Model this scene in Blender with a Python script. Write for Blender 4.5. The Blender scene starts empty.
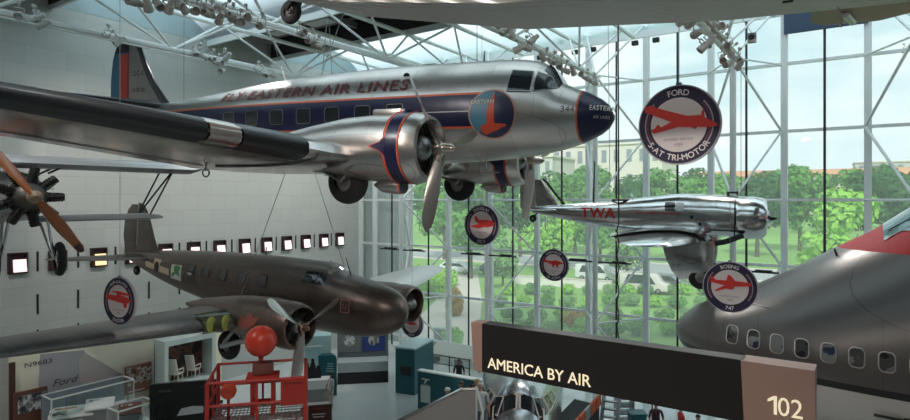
import bpy, bmesh, math, random
import numpy as np
from mathutils import Vector, Matrix, Euler
rnd = random.Random(11)
SC = bpy.context.scene
COL = SC.collection
PI = math.pi
# ------------------------------------------------------------------ site frame
# X runs along the glass wall, Y towards the glass wall, Z up, metres, gallery floor at 0
YAW = math.radians(34.7); FPX = 592.0; EYE = Vector((0, 0, 9.5))
FW = Vector((-math.sin(YAW), math.cos(YAW), 0)); RT = Vector((math.cos(YAW), math.sin(YAW), 0))
def at(px, py, d):
    return EYE + d * (FW + RT * ((px - 455) / FPX) + Vector((0, 0, 1)) * ((200 - py) / FPX))
def gnd(px, py, z=0.0):
    return at(px, py, (9.5 - z) * FPX / (py - 200))
def on_x(px, py, x):
    d = x / (FW.x + RT.x * (px - 455) / FPX); return at(px, py, d)
def on_y(px, py, y):
    d = y / (FW.y + RT.y * (px - 455) / FPX); return at(px, py, d)
GLASS_Y, LEFT_X = 29.0, -27.8

# ------------------------------------------------------------------ materials
def new_mat(name):
    m = bpy.data.materials.new(name); m.use_nodes = True
    nt = m.node_tree; return m, nt, nt.nodes, nt.links, nt.nodes['Principled BSDF']
def M(name, col, rough=.5, metal=0., bump=None, vary=None, emit=None, coat=0., trans=0.):
    m, nt, N, L, b = new_mat(name)
    b.inputs['Base Color'].default_value = (*col, 1); b.inputs['Roughness'].default_value = rough
    b.inputs['Metallic'].default_value = metal
    if coat: b.inputs['Coat Weight'].default_value = coat
    if trans: b.inputs['Transmission Weight'].default_value = trans
    if emit:
        b.inputs['Emission Color'].default_value = (*emit[0], 1); b.inputs['Emission Strength'].default_value = emit[1]
    if vary:                                       # (scale, amount): mottled tone
        tc = N.new('ShaderNodeTexCoord'); n = N.new('ShaderNodeTexNoise'); n.inputs['Scale'].default_value = vary[0]
        L.new(tc.outputs['Object'], n.inputs['Vector'])
        r = N.new('ShaderNodeMapRange'); r.inputs[3].default_value = 1 - vary[1]; r.inputs[4].default_value = 1 + vary[1]
        L.new(n.outputs['Fac'], r.inputs[0])
        mx = N.new('ShaderNodeVectorMath'); mx.operation = 'SCALE'; mx.inputs[0].default_value = col
        L.new(r.outputs[0], mx.inputs['Scale']); L.new(mx.outputs[0], b.inputs['Base Color'])
    if bump:
        tc = N.new('ShaderNodeTexCoord'); n = N.new('ShaderNodeTexNoise'); n.inputs['Scale'].default_value = bump[0]
        L.new(tc.outputs['Object'], n.inputs['Vector'])
        bp = N.new('ShaderNodeBump'); bp.inputs['Strength'].default_value = bump[1]; bp.inputs['Distance'].default_value = bump[2] if len(bump) > 2 else .02
        L.new(n.outputs['Fac'], bp.inputs['Height']); L.new(bp.outputs[0], b.inputs['Normal'])
    return m
def paint(name, base, zones, panel=(1.2, .5), wav=(.6, .02), dark=.85):
    """riveted metal skin with painted zones; base and zone colours are (rgb, metal, rough); a zone is (conds, colour), cond = (axis, lo, hi)
    with axis 0..2 or (a, b, c) for a*x + b*y + c*z"""
    m, nt, N, L, b = new_mat(name)
    tc = N.new('ShaderNodeTexCoord'); sp = N.new('ShaderNodeSeparateXYZ'); L.new(tc.outputs['Object'], sp.inputs[0])
    br = N.new('ShaderNodeTexBrick'); br.offset = .5
    br.inputs['Color1'].default_value = (1, 1, 1, 1); br.inputs['Color2'].default_value = (dark, dark, dark, 1); br.inputs['Mortar'].default_value = (.55, .55, .55, 1)
    br.inputs['Scale'].default_value = 1; br.inputs['Mortar Size'].default_value = .006
    br.inputs['Brick Width'].default_value = panel[0]; br.inputs['Row Height'].default_value = panel[1]
    cb = N.new('ShaderNodeCombineXYZ'); ad = N.new('ShaderNodeMath'); ad.operation = 'ADD'
    L.new(sp.outputs[1], ad.inputs[0]); L.new(sp.outputs[2], ad.inputs[1])
    L.new(sp.outputs[0], cb.inputs[0]); L.new(ad.outputs[0], cb.inputs[1]); L.new(cb.outputs[0], br.inputs['Vector'])
    col = N.new('ShaderNodeMix'); col.data_type = 'RGBA'; col.blend_type = 'MULTIPLY'; col.inputs[0].default_value = 1
    col.inputs[6].default_value = (*base[0], 1); L.new(br.outputs['Color'], col.inputs[7])
    cout, mout, rout = col.outputs[2], None, None
    mv, rv = base[1], base[2]
    for conds, zc in zones:
        fac = None
        for ax, lo, hi in conds:
            if isinstance(ax, int): src = sp.outputs[ax]
            else:
                dt = N.new('ShaderNodeVectorMath'); dt.operation = 'DOT_PRODUCT'; dt.inputs[1].default_value = ax
                L.new(tc.outputs['Object'], dt.inputs[0]); src = dt.outputs['Value']
            for op, v in (('GREATER_THAN', lo), ('LESS_THAN', hi)):
                if v is None: continue
                c = N.new('ShaderNodeMath'); c.operation = op; c.inputs[1].default_value = v; L.new(src, c.inputs[0])
                if fac is None: fac = c.outputs[0]
                else:
                    mu = N.new('ShaderNodeMath'); mu.operation = 'MULTIPLY'; L.new(fac, mu.inputs[0]); L.new(c.outputs[0], mu.inputs[1]); fac = mu.outputs[0]
        x = N.new('ShaderNodeMix'); x.data_type = 'RGBA'; L.new(fac, x.inputs[0]); L.new(cout, x.inputs[6]); x.inputs[7].default_value = (*zc[0], 1); cout = x.outputs[2]
        for k in (0, 1):
            y = N.new('ShaderNodeMix'); y.data_type = 'FLOAT'; L.new(fac, y.inputs[0]); y.inputs[3].default_value = zc[1 + k]
            prev = (mout, rout)[k]
            if prev is None: y.inputs[2].default_value = (mv, rv)[k]
            else: L.new(prev, y.inputs[2])
            if k == 0: mout = y.outputs[0]
            else: rout = y.outputs[0]
    L.new(cout, b.inputs['Base Color'])
    b.inputs['Metallic'].default_value = mv; b.inputs['Roughness'].default_value = rv
    if mout: L.new(mout, b.inputs['Metallic']); L.new(rout, b.inputs['Roughness'])
    n = N.new('ShaderNodeTexNoise'); n.inputs['Scale'].default_value = wav[0]; n.inputs['Detail'].default_value = 3
    L.new(tc.outputs['Object'], n.inputs['Vector'])
    bp = N.new('ShaderNodeBump'); bp.inputs['Strength'].default_value = 1; bp.inputs['Distance'].default_value = wav[1]
    L.new(n.outputs['Fac'], bp.inputs['Height']); L.new(bp.outputs[0], b.inputs['Normal'])
    return m
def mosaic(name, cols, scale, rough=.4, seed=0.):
    """blotches of a few colours: printed pictures, painted window reflections"""
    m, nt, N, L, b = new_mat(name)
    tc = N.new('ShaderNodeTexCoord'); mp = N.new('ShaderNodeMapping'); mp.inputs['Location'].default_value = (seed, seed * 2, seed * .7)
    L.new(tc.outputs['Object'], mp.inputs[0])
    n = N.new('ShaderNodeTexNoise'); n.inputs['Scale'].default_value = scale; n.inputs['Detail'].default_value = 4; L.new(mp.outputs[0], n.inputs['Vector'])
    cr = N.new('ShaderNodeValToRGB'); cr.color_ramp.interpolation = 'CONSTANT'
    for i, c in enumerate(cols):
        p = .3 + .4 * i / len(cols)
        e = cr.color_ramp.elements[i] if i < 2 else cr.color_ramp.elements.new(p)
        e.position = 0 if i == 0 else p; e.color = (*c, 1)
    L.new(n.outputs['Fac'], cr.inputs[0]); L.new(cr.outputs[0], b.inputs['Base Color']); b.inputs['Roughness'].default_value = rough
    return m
def glass(name, tint=(.9, .96, .95), haze_veil=.0, refl=.12):
    m, nt, N, L, b = new_mat(name); N.remove(b)
    out = N['Material Output']; t = N.new('ShaderNodeBsdfTransparent'); t.inputs[0].default_value = (*tint, 1)
    g = N.new('ShaderNodeBsdfGlossy'); g.inputs['Roughness'].default_value = .02
    fr = N.new('ShaderNodeFresnel'); fr.inputs[0].default_value = 1.3
    mu = N.new('ShaderNodeMath'); mu.operation = 'MULTIPLY_ADD'; mu.inputs[1].default_value = .35; mu.inputs[2].default_value = refl * .2
    L.new(fr.outputs[0], mu.inputs[0])
    mx = N.new('ShaderNodeMixShader'); L.new(mu.outputs[0], mx.inputs[0]); L.new(t.outputs[0], mx.inputs[1]); L.new(g.outputs[0], mx.inputs[2])
    last = mx
    if haze_veil:  # whitish layer mixed into the glass, imitating outdoor haze
        d = N.new('ShaderNodeBsdfTranslucent'); d.inputs[0].default_value = (.95, 1, 1, 1)
        m2 = N.new('ShaderNodeMixShader'); m2.inputs[0].default_value = haze_veil; L.new(mx.outputs[0], m2.inputs[1]); L.new(d.outputs[0], m2.inputs[2]); last = m2
    L.new(last.outputs[0], out.inputs[0]); return m

# ------------------------------------------------------------------ mesh builder
class G:
    def __init__(s): s.v = []; s.f = []; s.m = []; s.k = 0
    def add(s, vs, fs):
        o = len(s.v); s.v += [tuple(p) for p in vs]
        for f in fs: s.f.append([i + o for i in f]); s.m.append(s.k)
        return s
    def box(s, c, d, rot=None):
        c = Vector(c); vs = []
        for x in (-.5, .5):
            for y in (-.5, .5):
                for z in (-.5, .5):
                    p = Vector((x * d[0], y * d[1], z * d[2])); vs.append(c + (rot @ p if rot else p))
        return s.add(vs, [(0, 1, 3, 2), (4, 6, 7, 5), (0, 4, 5, 1), (2, 3, 7, 6), (0, 2, 6, 4), (1, 5, 7, 3)])
    def hexa(s, b4, t4):                           # two matching quads joined
        return s.add(list(b4) + list(t4), [(3, 2, 1, 0), (4, 5, 6, 7), (0, 1, 5, 4), (1, 2, 6, 5), (2, 3, 7, 6), (3, 0, 4, 7)])
    def tube(s, a, b, r, r2=None, n=8):
        a, b = Vector(a), Vector(b); r2 = r if r2 is None else r2; d = (b - a).normalized()
        u = d.orthogonal().normalized(); w = d.cross(u); vs = []
        for p, q in ((a, r), (b, r2)):
            vs += [p + q * (math.cos(2 * PI * i / n) * u + math.sin(2 * PI * i / n) * w) for i in range(n)]
        return s.add(vs, [(i, (i + 1) % n, n + (i + 1) % n, n + i) for i in range(n)] + [tuple(range(n - 1, -1, -1)), tuple(range(n, 2 * n))])
    def path(s, pts, r, n=6):
        for a, b in zip(pts, pts[1:]): s.tube(a, b, r, n=n)
        return s
    def loft(s, rings, cap=(1, 1)):
        n = len(rings[0]); vs = [p for r in rings for p in r]; fs = []
        for j in range(len(rings) - 1):
            fs += [(j * n + i, j * n + (i + 1) % n, (j + 1) * n + (i + 1) % n, (j + 1) * n + i) for i in range(n)]
        if cap[0]: fs.append(tuple(range(n - 1, -1, -1)))
        if cap[1]: fs.append(tuple((len(rings) - 1) * n + i for i in range(n)))
        return s.add(vs, fs)
    def lathe(s, prof, c=(0, 0, 0), ax='x', n=24, cap=(0, 0), sq=1.):
        c = Vector(c); rings = []
        for t, r in prof:
            ring = []
            for i in range(n):
                a = 2 * PI * i / n; p, q = r * math.cos(a), r * math.sin(a) * sq
                ring.append(c + Vector({'x': (t, p, q), 'y': (q, t, p), 'z': (p, q, t)}[ax]))
            rings.append(ring)
        return s.loft(rings, cap)
    def ball(s, c, r, n=12, sc=(1, 1, 1)):
        pr = [(-r * math.cos(PI * i / n), max(1e-4, r * math.sin(PI * i / n))) for i in range(n + 1)]
        o = len(s.v); s.lathe(pr, (0, 0, 0), 'z', n * 2, (1, 1)); c = Vector(c)
        for i in range(o, len(s.v)):
            p = s.v[i]; s.v[i] = (c.x + p[0] * sc[0], c.y + p[1] * sc[1], c.z + p[2] * sc[2])
        return s
    def torus(s, c, R_, r, ax='x', n=28, k=10):
        c = Vector(c); rings = []
        for i in range(n + 1):
            a = 2 * PI * i / n; ring = []
            for j in range(k):
                b = 2 * PI * j / k; q = R_ + r * math.cos(b); h = r * math.sin(b)
                ring.append(c + Vector({'x': (h, q * math.cos(a), q * math.sin(a)), 'y': (q * math.sin(a), h, q * math.cos(a)), 'z': (q * math.cos(a), q * math.sin(a), h)}[ax]))
            rings.append(ring)
        return s.loft(rings, (0, 0))
    def prism(s, poly, mp, t0, t1):                # poly of 2-D points; mp(a, b, t) -> point
        n = len(poly); vs = [mp(a, b, t0) for a, b in poly] + [mp(a, b, t1) for a, b in poly]
        return s.add(vs, [tuple(range(n - 1, -1, -1)), tuple(range(n, 2 * n))] + [(i, (i + 1) % n, n + (i + 1) % n, n + i) for i in range(n)])
    def obj(s, name, mat, parent=None, sharp=35, bevel=0, kind=None, loc=None, rot=None):
        me = bpy.data.meshes.new(name); me.from_pydata(s.v, [], s.f); me.update()
        bm = bmesh.new(); bm.from_mesh(me); bmesh.ops.remove_doubles(bm, verts=bm.verts, dist=1e-6)
        bmesh.ops.recalc_face_normals(bm, faces=bm.faces)
        if bevel:
            es = [e for e in bm.edges if len(e.link_faces) == 2 and e.calc_face_angle(0) > .6]
            bmesh.ops.bevel(bm, geom=es, offset=bevel, segments=2, profile=.6, affect='EDGES', clamp_overlap=True)
        bm.to_mesh(me); bm.free()
        mats = mat if isinstance(mat, (list, tuple)) else [mat]
        for m in mats: me.materials.append(m)
        if len(mats) > 1 and len(me.polygons) == len(s.m): me.polygons.foreach_set('material_index', s.m)
        me.polygons.foreach_set('use_smooth', [True] * len(me.polygons))
        me.set_sharp_from_angle(angle=math.radians(sharp))
        o = bpy.data.objects.new(name, me); COL.objects.link(o); o.parent = parent
        if loc is not None: o.location = loc
        if rot is not None: o.rotation_euler = rot
        if kind: o['kind'] = kind
        return o
def tag(o, label, cat, group=None, kind=None):
    o['label'] = label; o['category'] = cat
    if group: o['group'] = group
    if kind: o['kind'] = kind
    return o
def thing(name, label, cat, loc=(0, 0, 0), rot=(0, 0, 0), group=None):
    o = bpy.data.objects.new(name, None); COL.objects.link(o); o.empty_display_size = .3
    o.location = loc; o.rotation_euler = rot; return tag(o, label, cat, group)
def dup(root, loc, rot=None, label=None, group=None, scale=None):
    r = root.copy(); COL.objects.link(r); r.location = loc
    if rot is not None: r.rotation_euler = rot
    if scale is not None: r.scale = scale if hasattr(scale, '__len__') else (scale,) * 3
    if label: r['label'] = label
    if group: r['group'] = group
    for ch in list(root.children):
        c = ch.copy(); COL.objects.link(c); c.parent = r
        for g in ch.children:
            d = g.copy(); COL.objects.link(d); d.parent = c
    return r

# ------------------------------------------------------------------ lettering
_tc = {}
def text2d(s, size=1., bold=.0, shear=0., space=1.):
    k = (s, bold, shear, space)
    if k not in _tc:
        cu = bpy.data.curves.new('lettering', 'FONT'); cu.body = s; cu.size = 1; cu.offset = bold; cu.shear = shear; cu.space_character = space; cu.resolution_u = 3
        o = bpy.data.objects.new('lettering', cu); COL.objects.link(o)
        dg = bpy.context.evaluated_depsgraph_get(); me = bpy.data.meshes.new_from_object(o.evaluated_get(dg))
        vs = [(v.co.x, v.co.y) for v in me.vertices]; fs = [tuple(p.vertices) for p in me.polygons]
        bpy.data.objects.remove(o); bpy.data.curves.remove(cu); bpy.data.meshes.remove(me)
        _tc[k] = (vs, fs)
    vs, fs = _tc[k]
    return [(a * size, b * size) for a, b in vs], fs
def text_w(s, size, bold=0., shear=0., space=1.):
    vs, _ = text2d(s, size, bold, shear, space)
    return (min(a for a, b in vs), max(a for a, b in vs)) if vs else (0, 0)
def put_text(g, s, size, mp, bold=0., shear=0., space=1., align='c', width=None, sub=0):
    """flat lettering; mp(a, b) -> point on the surface it is painted on"""
    bd = bold * size; vs, fs = text2d(s, size, 0, shear, space); lo, hi = min(a for a, b in vs), max(a for a, b in vs)
    k = width / (hi - lo) if width else 1.
    off = {'c': (lo + hi) / 2, 'l': lo, 'r': hi}[align]
    for i, (da, db) in enumerate(((-1, -.5), (1, .5), (-1, .5), (1, -.5)) if bold else ((0, 0),)): flat(g, [((a - off) * k + da * bd, b + db * bd) for a, b in vs], fs, lambda a, b: mp(a, b) + Vector((0, -.0009 * i, 0)), sub)
def put_words(name, mat, parent, s, size, mp, bold=0., shear=0., space=1., width=None, sub=0):
    """one line of painted lettering, each word a mesh of its own"""
    vs, fs = text2d(s, size, 0, shear, space); lo, hi = min(a for a, b in vs), max(a for a, b in vs); k = width / (hi - lo) if width else 1.; off = (lo + hi) / 2
    ws = s.split(' '); ends = [text_w(' '.join(ws[:i + 1]), size, 0, shear, space)[1] + 1e-3 for i in range(len(ws))]; prev = -1e9; bd = bold * size
    for e in ends:
        fw_ = [f for f in fs if prev < sum(vs[i][0] for i in f) / len(f) <= e]; prev = e; ids = sorted({i for f in fw_ for i in f}); ix = {i: n for n, i in enumerate(ids)}
        g = G()
        for n, (da, db) in enumerate(((-1, -.5), (1, .5), (-1, .5), (1, -.5)) if bold else ((0, 0),)): flat(g, [((vs[i][0] - off) * k + da * bd, vs[i][1] + db * bd) for i in ids], [tuple(ix[i] for i in f) for f in fw_], lambda a, b: mp(a, b) + Vector((0, -.0009 * n, 0)), sub)
        g.obj(name, mat, parent)
def flat(g, vs, fs, mp, sub=0):
    if sub:
        bm = bmesh.new(); bv = [bm.verts.new((a, b, 0)) for a, b in vs]
        for f in fs:
            try: bm.faces.new([bv[i] for i in f])
            except ValueError: pass
        bmesh.ops.remove_doubles(bm, verts=bm.verts, dist=1e-5)
        bmesh.ops.triangulate(bm, faces=bm.faces)
        for _ in range(5):
            es = [e for e in bm.edges if e.calc_length() > sub]
            if not es: break
            bmesh.ops.subdivide_edges(bm, edges=es, cuts=1); bmesh.ops.triangulate(bm, faces=[f for f in bm.faces if len(f.verts) > 3])
        bm.verts.index_update(); vs = [(v.co.x, v.co.y) for v in bm.verts]; fs = [tuple(v.index for v in f.verts) for f in bm.faces]; bm.free()
    g.add([mp(a, b) for a, b in vs], fs)
def arc_text(g, s, size, R_, mid, mp, bold=.02, gap=.0, flip=False):
    """letters round a circle of radius R_; mid = angle of the middle (radians from +a axis)"""
    ws = []
    for ch in s:
        if ch == ' ': ws.append((0, size * .3)); continue
        lo, hi = text_w(ch, size); ws.append((lo, hi - lo))
    tot = sum(w for _, w in ws) + gap * (len(s) - 1); t = -tot / 2; gs = g if isinstance(g, list) else [g]; wi = 0; g = gs[0]
    for ch, (lo, w) in zip(s, ws):
        if ch != ' ':
            vs, fs = text2d(ch, size); c = t + w / 2
            ang = mid + c / R_ if flip else mid - c / R_
            rr = R_
            out = []
            for a, b in vs:
                a -= lo + w / 2; b -= size * .36
                if flip: ra, rb = (-math.sin(ang), math.cos(ang)), (-math.cos(ang), -math.sin(ang))
                else: ra, rb = (math.sin(ang), -math.cos(ang)), (math.cos(ang), math.sin(ang))
                out.append((rr * math.cos(ang) + a * ra[0] + b * rb[0], rr * math.sin(ang) + a * ra[1] + b * rb[1]))
            for n, (da, db) in enumerate(((-1, 0), (1, 0), (0, 1), (0, -1)) if bold else ((0, 0),)): flat(g, [(p + da * bold * size, q + db * bold * size) for p, q in out], fs, lambda a, b: mp(a, b) + Vector((0, -.0009 * n, 0)))
        else: wi += 1; g = gs[min(wi, len(gs) - 1)]
        t += w + gap
WHITE_METAL = M('white painted steel', (.80, .83, .82), .45)
BOOT = M('black rubber boot', (.008, .008, .009), .35)
DARK_ROD = M('dark steel', (.035, .04, .045), .5, .3)
BLACK = M('matt black', (.012, .012, .013), .6)
RUBBER = M('tyre rubber', (.016, .015, .015), .75, bump=(40, .3, .004))
CHROME = M('bright metal', (.62, .61, .6), .22, 1.)
STEEL = M('grey steel', (.3, .3, .3), .4, .9)
NAVY = M('navy paint', (.013, .016, .055), .35, coat=.3)
RED = M('red paint', (.5, .03, .025), .4)
ORANGE_RED = M('orange red paint', (.6, .07, .03), .45)
CREAM = M('cream print', (.75, .66, .58), .6)
DARKGLASS = M('dark window glass', (.02, .025, .03), .08, 0, coat=.5)
TEAL = M('teal panel', (.006, .09, .11), .4)
CASEGLASS = glass('display case glass', (.93, .98, .97), 0, .3)
BROWN = M('brown panel', (.12, .045, .03), .5)
WHITEP = M('white laminate', (.68, .7, .69), .4)
WOODP = M('varnished wood', (.36, .1, .025), .3, coat=.6, vary=(6, .25))
CABLE = M('steel cable', (.3, .3, .3), .4, .6)
# ------------------------------------------------------------------ the room
def marble(name, c1, c2, w, h, mort):
    m, nt, N, L, b = new_mat(name)
    tc = N.new('ShaderNodeTexCoord'); sp = N.new('ShaderNodeSeparateXYZ'); L.new(tc.outputs['Object'], sp.inputs[0])
    cb = N.new('ShaderNodeCombineXYZ'); L.new(sp.outputs[1], cb.inputs[0]); L.new(sp.outputs[2], cb.inputs[1])
    br = N.new('ShaderNodeTexBrick'); L.new(cb.outputs[0], br.inputs['Vector']); br.inputs['Scale'].default_value = 1
    br.inputs['Brick Width'].default_value = w; br.inputs['Row Height'].default_value = h; br.inputs['Mortar Size'].default_value = .012
    br.inputs['Color1'].default_value = (*c1, 1); br.inputs['Color2'].default_value = (*c2, 1); br.inputs['Mortar'].default_value = (*mort, 1)
    L.new(br.outputs['Color'], b.inputs['Base Color']); b.inputs['Roughness'].default_value = .55; return m
MARBLE = marble('pale marble cladding', (.50, .51, .49), (.47, .475, .46), 1.5, .75, (.41, .41, .40))
g = G(); g.box((LEFT_X - .3, 9, 9.6), (.6, 42, 19.2)); wall_left = g.obj('wall_left', MARBLE, kind='structure')
g = G()
LAMP_PX = [(-22, 265.5), (17, 263), (57, 260), (98, 257), (132, 254), (165, 251.5), (193, 249.3), (219, 247), (244, 245.2), (266, 243.8), (286, 242.5), (305, 241.2), (323, 240), (339, 239)]
LAMP_Y = [on_x(p, q, LEFT_X).y for p, q in LAMP_PX]
for a, b in zip(LAMP_Y, LAMP_Y[1:]):
    y = (a + b) / 2
    for z in (7.0, 5.25, 3.95): g.box((LEFT_X + .012, y, z), (.03, .075, .8 if z > 4 else .5))
g.obj('wall_slots', BLACK, wall_left, kind='structure')
floor_m = M('polished pale floor', (.56, .6, .6), .22, vary=(.25, .06), coat=.3)
g = G(); g.box((-6, 9, -.15), (46, 42, .3)); g.obj('floor', floor_m, kind='structure')
g = G(); g.box((-6, -12.2, 9.6), (46, .4, 19.2)); g.obj('wall_back', M('grey plaster', (.3, .29, .28), .8), kind='structure')
g = G(); g.box((17.2, 9, 9.6), (.4, 42, 19.2)); g.obj('wall_right', MARBLE, kind='structure')
# white opaque return next to the corner, outside the first panes
g = G(); g.box((-26.0, 29.75, 9.6), (3.6, .5, 18.6))
for x in (-26.9, -26.0, -25.1): g.box((x, 29.47, 9.6), (.05, .08, 18.6))
g.obj('wall_return', M('white cladding', (.78, .8, .8), .6), kind='structure')

# roof: barrel skylights along X between dark service strips
SPR = 17.6
VAULTS = [(-.3, 6.7), (10.7, 17.8), (21.9, 28.9)]
STRIPS = [(-12, -.3), (6.7, 10.7), (17.8, 21.9)]
m, nt, N, L, b = new_mat('translucent skylight acrylic'); N.remove(b)
tr = N.new('ShaderNodeBsdfTranslucent'); tr.inputs[0].default_value = (.80, .95, 1, 1)
df = N.new('ShaderNodeBsdfDiffuse'); df.inputs[0].default_value = (.8, .84, .86, 1)
mx = N.new('ShaderNodeMixShader'); mx.inputs[0].default_value = .25; L.new(tr.outputs[0], mx.inputs[1]); L.new(df.outputs[0], mx.inputs[2]); L.new(mx.outputs[0], N['Material Output'].inputs[0])
SKYL = m
ROOFDARK = M('dark roof deck', (.03, .03, .033), .8)
ROOFGREY = M('roof service metal', (.36, .35, .33), .6)
for y0, y1 in VAULTS:
    g = G(); ym, hw = (y0 + y1) / 2, (y1 - y0) / 2; n = 20
    pts = [(ym - hw * math.cos(PI * i / n), SPR + 1.5 * math.sin(PI * i / n)) for i in range(n + 1)]
    for (a, b), (c, d) in zip(pts, pts[1:]): g.add([(LEFT_X, a, b), (16.9, a, b), (16.9, c, d), (LEFT_X, c, d)], [(0, 1, 2, 3)])
    g.add([(LEFT_X + .02, a, b) for a, b in pts], [tuple(range(n + 1))]); g.add([(16.9, a, b) for a, b in pts], [tuple(range(n + 1))])
    sk = g.obj('ceiling_skylight', SKYL, kind='structure')
    g = G()                                         # curb at each springing
    for y in (y0, y1): g.box((-5.5, y, SPR - .05), (44.6, .12, .3))
    g.obj('ceiling_skylight_curb', WHITE_METAL, sk, kind='structure')
for y0, y1 in STRIPS:
    g = G(); ym = (y0 + y1) / 2
    g.box((-5.5, ym, 19.3), (44.6, y1 - y0, .25))
    g.box((-5.5, y0 + .1, 18.4), (44.6, .1, 1.6)); g.box((-5.5, y1 - .1, 18.4), (44.6, .1, 1.6))
    st = g.obj('ceiling_strip', ROOFDARK, kind='structure')
    if y0 > 0:
        g = G()
        for x in np.arange(-27, 16.5, 2.95): g.box((x, ym, 18.3), (.1, y1 - y0 - .3, .28))
        for k in range(5): g.box((-5.5, y0 + .5 + k * (y1 - y0 - 1) / 4, 18.55), (44, .07, .14))
        g.box((-5.5, ym - .6, 18.75), (44, .6, .35))
        g.obj('ceiling_service_beam', ROOFGREY, st, kind='structure')
        g = G()
        for x in np.arange(-26, 15, 2.95): g.box((x + .6, ym + .75, 18.42), (1.8, .75, .06))
        g.obj('ceiling_panel', WHITEP, st, kind='structure')

# roof trusses along Y, ending on the glass wall posts
TRUSS_X = [-22.0, -16.2, -10.3, -4.42, 1.48, 7.4]
POST_Y = 26.3; ZB, ZT = 15.3, 17.2
for i, x in enumerate(TRUSS_X):
    g = G(); g.tube((x, -11.5, ZB), (x, POST_Y, ZB), .13, n=10)
    for s in (-1, 1): g.tube((x + s * 1.3, -11.5, ZT), (x + s * 1.3, POST_Y + 1.5, ZT), .1, n=8)
    tr_ = g.obj('trim_%d' % (i + 1), WHITE_METAL, kind='structure')
    g = G(); y = -11.0; k = 0
    while y < POST_Y - .1:
        y2 = min(y + 2.95, POST_Y)
        for s in (-1, 1):
            a, b = (x, y, ZB), (x + s * 1.3, y2, ZT)
            if k % 2: a, b = (x + s * 1.3, y, ZT), (x, y2, ZB)
            g.tube(a, b, .05, n=6)
        if k % 2: g.tube((x - 1.3, y, ZT), (x + 1.3, y, ZT), .05, n=6)
        y = y2; k += 1
    g.obj('truss_web', WHITE_METAL, tr_, kind='structure')
    g = G(); g.tube((x + .45, -11, ZB - .25), (x + .45, POST_Y - .5, ZB - .25), .035, n=6)
    for y in np.arange(-10, 25, 2.95): g.tube((x + .45, y, ZB - .25), (x, y, ZB), .025, n=6)
    g.obj('light_rail', WHITE_METAL, tr_, kind='structure')

# the glass wall
COLX = [.1 - 2.95 * k for k in range(-5, 10)]
ROWZ = [.9, 3.75, 6.65, 9.5, 12.45, 15.35, 18.2]
wn = thing('window_1', 'tall glass curtain wall with white posts and braces facing the trees', 'window', (0, GLASS_Y, 0)); wn['kind'] = 'structure'
g = G()
for x in COLX: g.box((x, 0, 9.2), (.26, .26, 18.0))
g.box((LEFT_X + .1, 0, 9.2), (.2, .3, 18.0))
g.obj('window_post', WHITE_METAL, wn, kind='structure')
g = G()
for z in ROWZ: g.box((-5.5, .02, z), (44.6, .12, .13 if z < 18 else .3))
g.box((-5.5, .02, .12), (44.6, .3, .24))
g.obj('window_rail', WHITE_METAL, wn, kind='structure')
g = G()
for x in COLX: g.tube((x + 1.475, -.05, .2), (x + 1.475, -.05, 18.1), .05, n=8)
g.obj('window_rod', DARK_ROD, wn, kind='structure')
g = G()
for a, b in zip([LEFT_X + .1] + COLX[::-1], COLX[::-1]):
    for z0, z1 in zip([.15] + ROWZ, ROWZ): g.box(((a + b) / 2, .05, (z0 + z1) / 2), (b - a - .02, .02, z1 - z0 - .02))
g.obj('window_pane', glass('curtain wall glass', (.94, .972, .966), .11, .0), wn, kind='structure')  # panes carry the outdoor haze in their shader
for x in TRUSS_X:
    g = G(); dy = POST_Y - GLASS_Y
    g.tube((x, dy, 0), (x, dy, ZB + .1), .12, n=10); nx = 1.475
    zz = [(.9, 3.75), (6.65, 3.75), (6.65, 9.5), (12.45, 9.5), (12.45, 15.3), (18.0, 15.3)]
    for s in (-1, 1):
        for zc, zi in zz: g.tube((x + s * nx, -.1, zc), (x, dy, zi), .055, n=6)
        for z in (3.75, 9.5, 15.3): g.tube((x + s * nx, -.1, z), (x, dy, z), .04, n=6)
    g.obj('window_brace', WHITE_METAL, wn, kind='structure')
    g = G()
    g.box((x, dy + .1, 6.62), (3.3, .12, .07)); g.box((x - .9, dy + .12, 6.66), (.8, .2, .12)); g.box((x + 1.1, dy + .12, 6.66), (.6, .18, .1))
    g.obj('window_ledge', DARK_ROD, wn, kind='structure')
g = G()                                              # dark roller shade drawn over the top panes
a, b = on_y(784, 30, GLASS_Y - .2), on_y(868, 20, GLASS_Y - .2)
g.box(((a.x + b.x) / 2, -.25, 17.5), (b.x - a.x, .04, 1.9)); g.box(((a.x + b.x) / 2, -.25, 16.6), (b.x - a.x, .07, .07))
g.obj('window_shade', M('slate blue shade cloth', (.05, .075, .13), .8), wn, kind='structure')
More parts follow.
